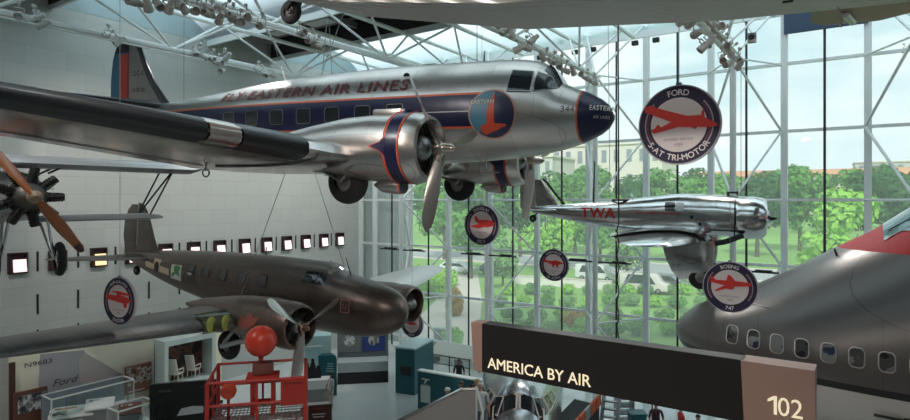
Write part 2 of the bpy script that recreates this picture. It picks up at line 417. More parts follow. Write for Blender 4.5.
# ------------------------------------------------------------------ aircraft helpers (X forward, Y port, Z up)
def hermite(xs, ys, x):
    i = int(np.clip(np.searchsorted(xs, x) - 1, 0, len(xs) - 2))
    def tan(j):
        if j == 0: return (ys[1] - ys[0]) / (xs[1] - xs[0])
        if j == len(xs) - 1: return (ys[-1] - ys[-2]) / (xs[-1] - xs[-2])
        a, b = (ys[j] - ys[j - 1]) / (xs[j] - xs[j - 1]), (ys[j + 1] - ys[j]) / (xs[j + 1] - xs[j])
        return 0. if a * b <= 0 else 2 * a * b / (a + b)
    h = xs[i + 1] - xs[i]; t = min(1, max(0, (x - xs[i]) / h)); m0, m1 = tan(i) * h, tan(i + 1) * h
    return (2 * t**3 - 3 * t**2 + 1) * ys[i] + (t**3 - 2 * t**2 + t) * m0 + (-2 * t**3 + 3 * t**2) * ys[i + 1] + (t**3 - t**2) * m1
class Fus:
    """body from sections (x, half width, z top, z bottom, z of the widest line)"""
    def __init__(s, secs, e=2.0):
        secs = sorted(secs); s.x = [r[0] for r in secs]; s.c = [[r[k] for r in secs] for k in range(1, 5)]; s.e = e
    def at(s, x): return [hermite(s.x, c, x) for c in s.c]
    def side(s, x, z, sgn=-1, off=.012):
        hw, zt, zb, zc = s.at(x); q = (z - zc) / ((zt - zc) if z > zc else (zc - zb)); q = min(.999, abs(q))
        return Vector((x, sgn * (hw * (1 - q**s.e) ** (1 / s.e) + off), z))
    def top(s, x, y, off=.012):
        hw, zt, zb, zc = s.at(x); q = min(.999, abs(y) / hw)
        return Vector((x, y, zc + (zt - zc) * (1 - q**s.e) ** (1 / s.e) + off))
    def ring(s, x, n=32, grow=0.):
        hw, zt, zb, zc = s.at(x); out = []
        for i in range(n):
            a = 2 * PI * i / n; c, d = math.cos(a), math.sin(a); k = 2 / s.e
            y = math.copysign(abs(c) ** k, c) * (hw + grow); h = math.copysign(abs(d) ** k, d)
            out.append((x, y, zc + h * ((zt - zc if h > 0 else zc - zb) + grow)))
        return out
    def mesh(s, step=.4, n=32, g=None, lo=None, hi=None):
        g = g or G(); lo = s.x[0] if lo is None else lo; hi = s.x[-1] if hi is None else hi
        xs = list(np.linspace(lo, hi, max(2, int((hi - lo) / step) + 1)))
        if hi == s.x[-1]: xs = xs[:-1] + [hi - .12, hi - .04, hi]
        return g.loft([s.ring(x, n) for x in xs])
def foil(t=.14, n=9, camber=.02):
    up, lw = [], []
    for i in range(n + 1):
        x = .5 * (1 - math.cos(PI * i / n)); yt = 5 * t * (.2969 * math.sqrt(x) - .126 * x - .3516 * x**2 + .2843 * x**3 - .1036 * x**4)
        yc = camber * 4 * x * (1 - x); up.append((x, yc + yt)); lw.append((x, yc - yt * .8))
    return up[::-1] + lw[1:-1]                    # trailing edge over the top to the nose and back below
INC = [0.]                                        # wing incidence (slope), set before each wing
def wing(secs, sgn=-1, g=None, cap=(1, 1), vert=False):
    """secs: (span, x leading edge, chord, z, thickness)"""
    g = g or G(); rings = []
    for sp, xl, ch, z, t in secs:
        rings.append([(xl - a * ch, b * ch, sp) if vert else (xl - a * ch, sgn * sp, z + b * ch - a * ch * INC[0]) for a, b in foil(t, camber=0 if vert else .02)])
    return g.loft(rings, cap)
def lerp_sec(secs, sp):
    for a, b in zip(secs, secs[1:]):
        if a[0] <= sp <= b[0]:
            k = (sp - a[0]) / (b[0] - a[0]); return [p + k * (q - p) for p, q in zip(a, b)]
    return list(secs[-1])
def wing_pt(secs, sp, fr, sgn=-1, low=True, off=0.):
    """a point on the wing skin: span, chord fraction"""
    _, xl, ch, z, t = lerp_sec(secs, sp); x = fr
    yt = 5 * t * (.2969 * math.sqrt(x) - .126 * x - .3516 * x**2 + .2843 * x**3 - .1036 * x**4); yc = .08 * x * (1 - x)
    return Vector((xl - x * ch, sgn * sp, z - x * ch * INC[0] + ch * ((yc - yt * .8) - off if low else (yc + yt) + off)))
def boot(secs, s0, s1, fr, sgn=-1, off=.012, n=14):
    """strip wrapped round a leading edge"""
    g = G(); rings = []
    for k in range(n + 1):
        sp = s0 + (s1 - s0) * k / n; ring = []
        for j in range(9): ring.append(wing_pt(secs, sp, fr * (1 - j / 8) ** 2, sgn, False, off))
        for j in range(1, 9): ring.append(wing_pt(secs, sp, fr * (j / 8) ** 2, sgn, True, off))
        ring = [p + Vector((off if 4 < i < 12 else 0, 0, 0)) for i, p in enumerate(ring)]
        rings.append(ring)
    m = len(rings[0]); vs = [p for r in rings for p in r]
    g.add(vs, [(j * m + i, j * m + i + 1, (j + 1) * m + i + 1, (j + 1) * m + i) for j in range(n) for i in range(m - 1)])
    return g
def rot_x(p, a): return Vector((p[0], p[1] * math.cos(a) - p[2] * math.sin(a), p[1] * math.sin(a) + p[2] * math.cos(a)))
def propeller(parent, c, r, angs, blade_m, hub_m, w=.17, hub_r=.13, hub_len=.4, name='propeller', tipm=None):
    c = Vector(c); g = G(); g.lathe([(-.1, .001), (-.1, hub_r * 1.2), (.05, hub_r * 1.2), (.09, hub_r * .8), (hub_len - .08, hub_r * .6), (hub_len, .01)], c, 'x', 20)
    for a in angs: g.tube(c, c + rot_x((0, 0, r * .16), a), hub_r * .62, hub_r * .45, 12)
    hub = g.obj(name, hub_m, parent)
    for a in angs:
        g = G(); rings = []
        for k in range(15):
            t = k / 14; rr = r * (.1 + .9 * t)
            ww = w * (.45 + .55 * math.sin(min(1, t * 1.6 + .12) * PI / 2)) * (1 if t < .75 else math.sqrt(max(.02, 1 - ((t - .75) / .25) ** 2.2)))
            tw = math.radians(62 - 42 * t); th = .16 - .12 * t; ring = []
            for i in range(10):
                b = 2 * PI * i / 10; u, v = ww * math.cos(b), ww * th * 1.6 * math.sin(b)
                ring.append(c + rot_x((-u * math.sin(tw) + v * math.cos(tw), u * math.cos(tw) + v * math.sin(tw), rr), a))
            rings.append(ring)
        g.loft(rings); g.obj('blade', blade_m, hub)
    return hub
def radial(parent, c, r, n, m1, m2, name='engine', pipes=True):
    """air cooled radial engine facing +X"""
    c = Vector(c); g = G(); g.lathe([(-.35, r * .45), (0, r * .45), (.12, r * .36), (.2, r * .2), (.22, .01)], c, 'x', 24, (1, 0))
    e = g.obj(name, m1, parent)
    g = G()
    for i in range(n):
        a = 2 * PI * i / n; d = Vector((0, math.cos(a), math.sin(a)))
        for k in range(6):
            q = r * (.46 + .085 * k); w = r * (.17 - .004 * k); g.tube(c + d * q + Vector((-.14, 0, 0)), c + d * (q + r * .05) + Vector((-.14, 0, 0)), w, n=10)
        g.tube(c + d * r * .4 + Vector((-.14, 0, 0)), c + d * r * .98 + Vector((-.14, 0, 0)), w * .8, n=8)
        if pipes:
            t = Vector((0, -math.sin(a), math.cos(a)))
            for s in (-1, 1): g.tube(c + d * r * .42 + t * s * r * .06 + Vector((.02, 0, 0)), c + d * r * .95 + t * s * r * .1 + Vector((.0, 0, 0)), r * .02, n=5)
    g.obj('cylinders', m2, e)
    return e
def wheel(parent, c, r, w, hubm, name='wheel', hr=.45):
    g = G(); c = Vector(c); prof = []
    for k in range(13):
        a = PI * k / 12; prof.append((-w / 2 * math.cos(a), r - (r * (1 - hr)) * (1 - abs(math.sin(a)) ** .6)))
    g.lathe(prof, c, 'y', 36)
    t = g.obj(name, RUBBER, parent)
    g = G(); g.lathe([(-w * .42, .01), (-w * .42, r * hr * .35), (-w * .3, r * hr * .45), (-w * .34, r * hr * .95), (-w * .3, r * hr * 1.06), (w * .3, r * hr * 1.06), (w * .34, r * hr * .95), (w * .3, r * hr * .4), (w * .42, r * hr * .35), (w * .42, .01)], c, 'y', 28)
    g.obj('wheel_hub', hubm, t)
    return t
def patch(fn, poly, name, mat, parent, sub=.15, sgn=-1, off=.014):
    g = G(); flat(g, poly, [tuple(range(len(poly)))], lambda a, b: fn(a, b, sgn, off), sub); return g.obj(name, mat, parent)
def circle(c, r, n=36, a0=0., a1=2 * PI): return [(c[0] + r * math.cos(a0 + (a1 - a0) * i / n), c[1] + r * math.sin(a0 + (a1 - a0) * i / n)) for i in range(n if a1 - a0 > 6.2 else n + 1)]
def rrect(x0, z0, x1, z1, r, n=4):
    out = []
    for cx, cz, a in ((x1 - r, z1 - r, 0), (x0 + r, z1 - r, 90), (x0 + r, z0 + r, 180), (x1 - r, z0 + r, 270)):
        out += [(cx + r * math.cos(math.radians(a + 90 * k / n)), cz + r * math.sin(math.radians(a + 90 * k / n))) for k in range(n + 1)]
    return out
# ------------------------------------------------------------------ the big silver airliner
ALU = ((.58, .54, .51), 1., .33); NAVYC = ((.012, .014, .05), .1, .3); ORC = ((.62, .12, .05), .1, .4)
def airliner():
    dc = thing('twin_engine_airliner', 'large silver twin engine airliner with navy stripe hanging highest', 'airplane', (-4.777, 13.427, 11.486), (.012, .036, .117))
    F = Fus([(0, .03, .0, -.12, -.06), (-.12, .27, .22, -.32, -.05), (-.35, .47, .4, -.49, -.05), (-.7, .68, .58, -.65, -.04), (-1.15, .87, .72, -.80, -.02), (-1.32, .92, .98, -.84, -.01), (-1.5, .97, 1.2, -.88, 0), (-1.75, 1.03, 1.33, -.93, .02), (-2.6, 1.16, 1.45, -1.04, .05),
             (-4, 1.22, 1.47, -1.15, .08), (-6, 1.25, 1.49, -1.2, .1), (-9, 1.25, 1.42, -1.2, .1), (-11, 1.2, 1.28, -1.1, .1), (-13, 1.05, 1.1, -.85, .12), (-15, .8, .95, -.5, .2), (-17, .48, .82, -.1, .3), (-18.4, .22, .7, .15, .4), (-19.2, .04, .58, .38, .48)])
    skin = paint('polished airliner skin', ALU, [
        ([(2, -.36, .50), (0, -17.5, -2.55)], ORC), ([(2, -.31, .45), (0, -17.4, -2.55)], NAVYC),
        ([(2, .035, .06), (0, -5.6, -3.2)], ((.5, .5, .5), .1, .4)),
        ([((1, 0, 0), -.74, None)], ORC), ([((1, 0, 0), -.70, None)], NAVYC)], panel=(1.1, .55), wav=(.55, .035))
    f = F.mesh(.3, 40).obj('fuselage', skin, dc)
    # flight deck glazing
    for name, poly in (('side_window', [(-2.28, .50), (-1.74, .48), (-1.76, .98), (-2.26, 1.03)]), ('windscreen', [(-1.68, .50), (-1.21, .58), (-1.36, .86), (-1.66, .97)])):
        for s in (-1, 1):
            w = patch(F.side, poly, name, DARKGLASS, f, .1, s, .016)
            g = G(); pts = [F.side(a, b, s, .02) for a, b in poly]; g.path(pts + pts[:1], .018); g.obj('window_frame', STEEL, w)
    g = G(); vv = [F.top(-1.18 - .09 * i, -.55 + .11 * j, .015) for i in range(5) for j in range(11)]
    g.add(vv, [(i * 11 + j, i * 11 + j + 1, i * 11 + j + 12, i * 11 + j + 11) for i in range(4) for j in range(10)]); g.obj('windscreen', DARKGLASS, f)
    for s in (-1, 1):
        for k in range(7):
            x = -5.3 - k * 1.02; w = patch(F.side, rrect(x - .24, -.12, x + .24, .28, .07), 'cabin_window', DARKGLASS, f, .15, s)
            g = G(); pts = [F.side(a, b, s, .018) for a, b in rrect(x - .25, -.13, x + .25, .29, .07)]; g.path(pts + pts[:1], .012, 4); g.obj('window_frame', STEEL, w)
    ltr = M('dark maroon lettering', (.1, .012, .015), .5)
    put_words('lettering', ltr, f, 'FLY·EASTERN AIR LINES', .43, lambda a, b: F.side(-8.5 + a, .66 + b, -1, .02), .01, 0, 1.15, 7.0, .15)
    put_words('lettering', ltr, f, 'FLY·EASTERN AIR LINES', .43, lambda a, b: F.side(-8.5 - a, .66 + b, 1, .02), .01, 0, 1.15, 7.0, .15)
    # round emblem with a falcon
    EX, EZ, ER = -2.62, -.03, .555
    em = patch(F.side, circle((EX, EZ), ER + .035, 44), 'emblem', M('emblem edge', (.62, .3, .2), .4), f, .12, -1, .02)
    patch(F.side, circle((EX, EZ), ER, 40), 'emblem_field', NAVY, em, .12, -1, .026)
    e = lambda a, b: (EX + a * ER, EZ + b * ER)
    patch(F.side, [e(*p) for p in [(.12, .985)] + [(math.cos(q), math.sin(q)) for q in np.linspace(1.6, 4.1, 24)] + [(-.48, -.62), (-.2, -.4), (-.2, 0), (-.05, .55)]], 'emblem_sky', M('emblem blue', (.075, .22, .31), .4), em, .12, -1, .032)
    patch(F.side, [e(*p) for p in [(.13, .98), (.14, .4), (.14, -.4), (.35, -.41), (.6, -.43), (.68, -.5), (.45, -.58), (.3, -.66), (0, -.76), (-.3, -.88), (-.5, -.76), (-.5, -.5), (-.24, -.43), (-.2, 0), (-.06, .55)]], 'falcon', ORANGE_RED, em, .1, -1, .040)
    g = G(); put_text(g, 'EASTERN', .13, lambda a, b: F.side(EX - .22 + a, EZ + .24 + b, -1, .05), .03, 0, 1.15); g.obj('lettering', CREAM, em)
    g = G(); put_text(g, 'EASTERN', .17, lambda a, b: F.side(-.22 + a * .6, .06 + b, -1, .02), .03, 0, 1.2, sub=.06); g.obj('nose_lettering', CREAM, f); g = G(); put_text(g, 'AIR LINES', .1, lambda a, b: F.side(-.22 + a * .6, -.13 + b, -1, .02), .0, 0, 1.2, sub=.06); g.obj('nose_lettering', CREAM, f)
    g = G(); put_text(g, '344', .2, lambda a, b: F.side(-.9 + a, .0 + b, -1, .016), .0); g.obj('nose_number', ltr, f)
    g = G(); g.tube(F.top(-3.4, 0, -.02), F.top(-3.4, 0, .28), .03, .02); g.box(F.top(-5.2, .2, .04), (.5, .1, .12)); g.obj('antenna', STEEL, f)
    g = G(); g.lathe([(0, .0), (0, .09), (.03, .1), (.03, .0)], F.side(-5.2, 1.05, -1, 0), 'y', 16); g.obj('astro_port', DARKGLASS, f)
    for sx in (-3.0, -3.15):
        g = G(); p = F.side(sx, -.95, -1, 0); g.path([p, p + Vector((0, -.05, -.45)), p + Vector((.35, -.05, -.45))], .015); g.obj('pitot_tube', STEEL, f)
    # tail
    fin = [(.55, -15.1, 4.0, 0, .07), (1.0, -15.9, 3.2, 0, .08), (1.7, -16.6, 2.5, 0, .09), (2.5, -17.15, 1.95, 0, .09), (3.05, -17.45, 1.6, 0, .09), (3.3, -17.75, 1.2, 0, .08), (3.38, -18.1, .7, 0, .05)]
    fm = paint('fin skin', ((.36, .33, .31), .9, .4), [], panel=(.8, .5))
    fo = wing([(a, x, min(c, x + 18.15), z, t) for a, x, c, z, t in fin], 1, vert=True).obj('tail_fin', fm, dc)
    g = G(); rings = []
    for sp, xl, ch, z, t in fin:
        ring = []
        for j in range(13):
            fr = .10 * abs(j - 6) ** 2 / 36; yt = 5 * t * (.2969 * math.sqrt(fr) - .126 * fr); ring.append((xl - fr * ch + .015, math.copysign(yt * ch + .014, j - 6) if j != 6 else 0, sp))
        rings.append(ring)
    g.add([p for r in rings for p in r], [(j * 13 + i, j * 13 + i + 1, (j + 1) * 13 + i + 1, (j + 1) * 13 + i) for j in range(len(rings) - 1) for i in range(12)]); g.obj('deicer_boot', BOOT, fo)
    rm = paint('rudder paint', ((.045, .16, .26), .1, .45), [([(0, -18.62, None), (2, .6, 2.85)], ((.55, .05, .03), .1, .45)), ([(0, -18.20, -18.12)], ((.3, .05, .04), .1, .45)), ([(2, 2.9, None)], ((.03, .03, .03), .3, .5))], panel=(.4, 3))
    rd = [(.45, -18.12, .95, 0, .09), (1.0, -18.12, 1.12, 0, .09), (1.9, -18.12, 1.12, 0, .08), (2.7, -18.12, 1.0, 0, .07), (3.1, -18.12, .82, 0, .06), (3.3, -18.12, .5, 0, .05)]
    wing(rd, 1, vert=True).obj('rudder', rm, fo)
    patch(lambda a, b, s, o: Vector((a, -.13 - o, b)), [(-18.1, .62), (-16.7, .68), (-17.2, .86), (-17.9, .95), (-18.1, 1.3)], 'fin_flash', ORANGE_RED, fo, .4)
    g = G(); put_text(g, 'DC-3', .26, lambda a, b: Vector((-17.35 + a, -.15, 1.95 + b)), .004); g.obj('lettering', BLACK, fo); g = G(); put_text(g, 'N18124', .22, lambda a, b: Vector((-17.3 + a, -.17, 1.35 + b)), .004); g.obj('lettering', BLACK, fo)
    for s in (-1, 1):
        st = [(.2, -15.6, 2.5, .75, .1), (2.5, -16.3, 1.75, .8, .09), (3.7, -16.75, 1.2, .82, .08), (4.05, -17.1, .7, .83, .06)]
        so = wing(st, s).obj('stabilizer', fm, dc); boot(st, .4, 3.9, .1, s).obj('deicer_boot', BOOT, so)
    # wings, nacelles, landing gear
    wm = paint('polished wing skin', ((.58, .53, .50), 1., .24), [], panel=(1.2, .6), wav=(.7, .03))
    nm = paint('nacelle skin', ALU, [([(0, -4.0, -3.62)], ORC), ([(0, -3.96, -3.66)], NAVYC)], panel=(.9, .6), wav=(.7, .03))
    hubm = M('polished propeller hub', (.45, .38, .33), .3, 1.); bladem = M('brushed propeller blade', (.42, .37, .34), .35, 1.)
    INC[0] = .085
    for s in (-1, 1):
        sec = [(.9, -4.75, 4.7, -1.16, .15), (2.8, -4.8, 4.5, -1.16, .16), (4.25, -4.85, 4.35, -1.12, .16), (4.6, -4.95, 4.2, -1.08, .16), (9, -6.12, 3.3, -.66, .15), (12.6, -7.1, 2.4, -.34, .12), (13.7, -7.45, 1.9, -.25, .1), (14.3, -8.0, 1.2, -.2, .08), (14.48, -8.4, .5, -.19, .05)]
        wi = wing(sec, s).obj('wing', wm, dc)
        if s < 0:
            boot(sec, 4.75, 6.1, .085, s).obj('deicer_boot', BOOT, wi); boot(sec, 6.75, 14.0, .085, s).obj('deicer_boot', BOOT, wi)
            boot(sec, 6.14, 6.71, .10, s).obj('landing_light', M('landing light cover', (.25, .22, .2), .1, .6, coat=.5), wi)
        else: boot(sec, 4.75, 14.0, .085, s).obj('deicer_boot', BOOT, wi)
        g = G(); g.path([wing_pt(sec, 4.45 + .01 * k, .02 * k * k, s, True, .004) for k in range(1, 7)], .02); g.obj('joint_strip', STEEL, wi)
        g = G(); g.path([wing_pt(sec, q, .80, s, True, .003) for q in np.linspace(4.6, 13.6, 12)], .012, 4); g.obj('flap_line', STEEL, wi)
        y = 2.82 * s; c = (0, y, -.95)
        g = G(); g.lathe([(-4.02, .74), (-4.6, .76), (-5.5, .71), (-6.5, .56), (-7.6, .36), (-8.6, .12), (-8.9, .02)], (0, y, -.95), 'x', 32, (0, 1)); n = g.obj('nacelle', nm, dc)
        g = G(); g.lathe([(-3.6, .56), (-3.35, .58), (-3.25, .63), (-3.28, .70), (-3.42, .75), (-3.62, .785), (-4.04, .80), (-4.06, .72), (-3.6, .70)], (0, y, -.95), 'x', 36); g.obj('cowling', nm, n)
        g = G()
        for x0, k in ((-3.62, .79), (-4.0, .802)): g.torus((x0, y, -.95), k, .012, 'x', 40, 6)
        g.obj('cowling_trim', ORANGE_RED, n)
        for a in (-1, 1):                                 # pointed side flash behind the blue band
            for k, mt, of in ((1.25, ORANGE_RED, .004), (1, NAVY, .010)):
                g = G(); mid = [(-3.95, .20 * k), (-4.08, .08 * k), (-4.12 - .2 * k, 0), (-4.08, -.08 * k), (-3.95, -.20 * k)]
                flat(g, mid, [tuple(range(5))], lambda p, q: Vector((p, y + a * (math.sqrt(.803**2 - q * q) + of), -.95 + q)), .1)
                g.obj('cowling_flash', mt, n)
        radial(n, (-3.5, y, -.95), .64, 9, STEEL, M('engine black', (.03, .028, .026), .5, .5))
        propeller(n, (-3.05, y, -.95), 1.84, [math.radians(q) for q in (-196, -316, -76)], bladem, hubm, .16, .14, .38)
        g = G(); g.lathe([(.02, .001), (.02, .17), (-.1, .2), (-.55, .16), (-.8, .02)], (-3.95, y - .22 * 0, -1.78), 'x', 18); g.obj('oil_cooler', nm, n)
        g = G(); g.lathe([(.021, .001), (.021, .14)], (-3.95, y, -1.78), 'x', 18); g.obj('oil_cooler_mouth', BLACK, n)
        g = G(); g.box((-4.3, y, -.17), (.9, .3, .2)); g.obj('air_scoop', nm, n, bevel=.06)
        g = G(); g.hexa([(-6.9, y - .42, -1.35), (-4.75, y - .38, -1.48), (-4.75, y + .38, -1.48), (-6.9, y + .42, -1.35)], [(-6.9, y - .42, -1.2), (-4.75, y - .38, -1.2), (-4.75, y + .38, -1.2), (-6.9, y + .42, -1.2)]); g.obj('wheel_bay', M('wheel bay', (.07, .035, .025), .6), n)
        wh = wheel(n, (-5.5, y, -1.72), .53, .42, M('cast wheel hub', (.38, .36, .35), .4, .8))
        g = G()
        for q in (-.3, .3): g.tube((-5.5, y + q, -1.72), (-4.9, y + q, -1.2), .045); g.tube((-5.5, y + q, -1.72), (-6.4, y + q, -1.3), .03)
        g.tube((-5.5, y - .32, -1.72), (-5.5, y + .32, -1.72), .05); g.obj('gear_strut', STEEL, n)
        if s < 0:
            g = G(); g.tube(wing_pt(sec, 4.5, .8, s, True), wing_pt(sec, 4.5, .8, s, True) + Vector((0, 0, -.12)), .02)
            g.torus(wing_pt(sec, 4.5, .8, s, True) + Vector((0, 0, -.16)), .09, .02, 'x', 16, 6); g.obj('hoist_ring', STEEL, wi)
    INC[0] = 0
    wheel(dc, (-17.9, 0, -.22), .24, .18, STEEL, 'tail_wheel')
    g = G(); g.tube((-17.3, 0, .1), (-17.9, 0, -.22), .05); g.obj('tail_strut', STEEL, dc)
    return dc
DC = airliner()
# ------------------------------------------------------------------ the brown transport below it
def transport():
    t = thing('twin_engine_transport', 'dull brown twin engine transport with crest on rear side, below the silver airliner', 'airplane', (-11.009, 13.395, 6.30), (-.029, .030, .033))
    F = Fus([(0, .02, -.08, -.16, -.12), (-.1, .26, .16, -.42, -.1), (-.35, .52, .38, -.68, -.1), (-.8, .74, .56, -.88, -.08), (-1.5, .86, .70, -1.0, -.05), (-2.0, .9, .77, -1.05, -.02), (-2.45, .9, .82, -1.06, 0), (-2.75, .9, 1.0, -1.07, 0), (-3.1, .9, 1.12, -1.07, 0),
             (-5, .9, 1.12, -1.03, .02), (-8, .86, 1.05, -.9, .05), (-10, .76, .96, -.72, .1), (-12, .55, .82, -.42, .18), (-13.6, .32, .68, -.1, .28), (-14.8, .1, .58, .18, .38), (-15.3, .02, .5, .36, .43)], 2.2)
    BR = ((.145, .115, .10), .85, .38)
    skin = paint('brown metal skin', BR, [], panel=(.9, .45), wav=(.8, .03), dark=.8)
    f = F.mesh(.3, 36).obj('fuselage', skin, t)
    for s in (-1, 1):
        for x in (-5.3, -6.35, -7.4, -8.4, -9.35):
            w = patch(F.side, rrect(x - .2, .16, x + .2, .54, .1), 'cabin_window', DARKGLASS, f, .15, s)
            g = G(); pts = [F.side(a, b, s, .016) for a, b in rrect(x - .21, .15, x + .21, .55, .1)]; g.path(pts + pts[:1], .016, 4); g.obj('window_frame', skin, w)
        for name, poly in (('side_window', [(-3.5, .52), (-2.95, .52), (-2.95, .86), (-3.45, .86)]), ('windscreen', [(-2.9, .5), (-2.48, .52), (-2.66, .78), (-2.88, .86)])):
            patch(F.side, poly, name, M('clear flight deck glass', (.25, .27, .27), .08, 0, coat=.5) if s > 0 else DARKGLASS, f, .12, s)
    vv = [F.top(-2.47 - .09 * i, -.5 + .1 * j, .015) for i in range(4) for j in range(11)]
    g = G(); g.add(vv, [(i * 11 + j, i * 11 + j + 1, i * 11 + j + 12, i * 11 + j + 11) for i in range(3) for j in range(10)]); g.obj('windscreen', M('pale windscreen', (.3, .33, .33), .08, 0, coat=.6), f)
    g = G(); a = F.top(-2.2, 0, -.02); g.tube(a, a + Vector((-.25, 0, .55)), .02, .01, 6); g.obj('antenna_mast', BLACK, f)
    for x in (-6.2, -10.6):
        g = G(); a = F.top(x, 0, -.02); g.tube(a, a + Vector((0, 0, .3 if x > -7 else .4)), .022, .014, 6); g.obj('antenna', BLACK, f)
    # nose emblem and lettering
    LT = M('faded pinkish print', (.42, .2, .16), .6)
    g = G(); pts = [F.side(a, b, -1, .015) for a, b in ((-1.75, -.18), (-1.45, -.18), (-1.45, .18), (-1.75, .18))]; g.path(pts + pts[:1], .012, 4); nb = g.obj('nose_emblem', LT, f)
    g = G(); put_text(g, 'U', .22, lambda a, b: F.side(-1.6 + a, -.08 + b, -1, .016), .005); g.obj('lettering', LT, nb)
    # crest on the rear fuselage
    TAN = M('tan crest paint', (.46, .36, .24), .5)
    cr = patch(F.side, [(-12.9, .12), (-12.1, .08), (-12.05, .3), (-11.75, .3), (-11.7, .04), (-10.85, -.02), (-10.85, .22), (-11.65, .28), (-11.55, .5), (-12.15, .52), (-12.2, .3), (-12.9, .36)], 'crest', TAN, f, .15)
    patch(F.side, circle((-11.88, .2), .21, 20), 'crest_disc', BLACK, cr, .12, -1, .022)
    patch(F.side, [(-10.7, -.1), (-9.95, -.14), (-9.95, .44), (-10.7, .42)], 'panel_emblem', M('pale emblem paint', (.5, .5, .42), .5), f, .15)
    patch(F.side, [(-10.62, -.08), (-10.45, .02), (-10.3, .1), (-10.02, .0), (-10.1, .2), (-10.0, .36), (-10.3, .42), (-10.5, .36), (-10.42, .16), (-10.6, .1)], 'green_figure', M('green paint', (.03, .2, .06), .5), f, .1, -1, .022)
    g = G(); put_text(g, 'OR', .62, lambda a, b: F.side(-9.35 + a, -.22 + b, -1, .016), .01, 0, 1.2, sub=.15); g.obj('lettering', M('dark registration paint', (.05, .04, .04), .5), f)
    # tail
    fm = paint('brown tail skin', ((.15, .13, .12), .9, .42), [], panel=(.6, .5))
    fin = [(.5, -12.6, 2.7, 0, .09), (1.2, -13.05, 2.35, 0, .1), (1.9, -13.4, 2.05, 0, .1), (2.35, -13.7, 1.6, 0, .09), (2.6, -14.0, 1.05, 0, .08), (2.66, -14.3, .5, 0, .06)]
    fo = wing([(a, x, x + 14.4 if x + 14.4 < c else c, z, th) for a, x, c, z, th in fin], 1, vert=True).obj('tail_fin', fm, t)
    wing([(.35, -14.42, .8, 0, .08), (1.2, -14.42, 1.05, 0, .08), (1.9, -14.42, 1.0, 0, .07), (2.35, -14.42, .75, 0, .06), (2.58, -14.42, .45, 0, .05)], 1, vert=True).obj('rudder', fm, fo)
    for s in (-1, 1):
        wing([(.2, -12.9, 2.0, .42, .1), (2.2, -13.2, 1.6, .43, .1), (3.2, -13.5, 1.1, .44, .08), (3.5, -13.9, .5, .44, .06)], s).obj('stabilizer', fm, t)
    wheel(t, (-14.3, 0, -.2), .2, .14, STEEL, 'tail_wheel')
    g = G(); g.tube((-14.0, 0, .2), (-14.3, 0, -.2), .04); g.obj('tail_strut', BLACK, t)
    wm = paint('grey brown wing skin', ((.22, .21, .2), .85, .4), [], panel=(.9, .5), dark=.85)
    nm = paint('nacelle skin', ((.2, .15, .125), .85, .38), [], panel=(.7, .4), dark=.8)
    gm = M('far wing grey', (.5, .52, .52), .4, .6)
    for s in (1, -1):
        sec = [(.6, -3.3, 4.3, -.72, .17), (2.6, -3.5, 4.0, -.76, .17), (3.4, -3.7, 3.8, -.74, .17), (8, -5.0, 2.7, -.40, .14), (10.4, -5.75, 2.0, -.16, .11), (11.0, -6.1, 1.4, -.1, .09), (11.28, -6.5, .7, -.08, .06)]
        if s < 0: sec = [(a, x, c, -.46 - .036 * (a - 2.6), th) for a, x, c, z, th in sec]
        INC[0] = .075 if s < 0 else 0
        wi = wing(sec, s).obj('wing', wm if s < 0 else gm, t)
        y = 2.55 * s; zc = -.36
        g = G(); g.lathe([(-1.95, .62), (-2.6, .66), (-3.6, .62), (-4.6, .5), (-5.8, .3), (-6.8, .04)], (0, y, zc), 'x', 30, (0, 1)); n = g.obj('nacelle', nm, t)
        g = G(); g.lathe([(-2.0, .5), (-1.66, .5), (-1.58, .54), (-1.62, .6), (-1.8, .645), (-2.1, .655), (-2.1, .6)], (0, y, zc), 'x', 32); g.obj('cowling', nm, n)
        radial(n, (-1.75, y, zc), .5, 9, STEEL, M('engine dark', (.05, .045, .04), .5, .5))
        if s < 0:
            propeller(n, (-1.55, y, zc), 1.5, [math.radians(q) for q in (-186, -306, -66)], M('pale propeller blade', (.6, .6, .57), .3, .9), M('bronze propeller hub', (.4, .25, .18), .35, 1.), .15, .11, .3)
            patch(lambda a, b, q, o: Vector((a, y - math.sqrt(.68**2 - b * b), zc + b)), [(-3.35, -.1), (-3.0, -.2), (-2.65, .02), (-2.5, .22), (-2.75, .18), (-2.9, .3), (-3.1, .1), (-3.25, .2)], 'red_reflection_decal', M('red reflection tint', (.30, .085, .06), .5), n, .12)  # reddish reflection on the nacelle, painted on as a decal
            # landing light in the wing's leading edge and wheel below
            ll = boot(sec, 3.1, 3.95, .13, s, .015).obj('landing_light_cover', M('smoky light cover', (.10, .12, .075), .1, .3, coat=.8), wi)
            for q in (3.33, 3.72):
                g = G(); g.ball(wing_pt(sec, q, .02, s, True) + Vector((.02, 0, .15)), .17, 10, (.45, 1, 1.35)); g.obj('landing_lamp', M('yellow green lamp lens', (.42, .47, .10), .15, .2, coat=.6), ll)
        wheel(n, (-4.6, y, -1.32), .44, .3, STEEL)
        g = G()
        for q in (-.26, .26): g.tube((-4.6, y + q, -1.32), (-4.0, y + q, -.7), .05); g.tube((-4.6, y + q, -1.32), (-3.3, y + q, -.9), .07)
        g.obj('gear_strut', M('grey enamel', (.4, .42, .45), .4), n)
    INC[0] = 0
    return t
transport()
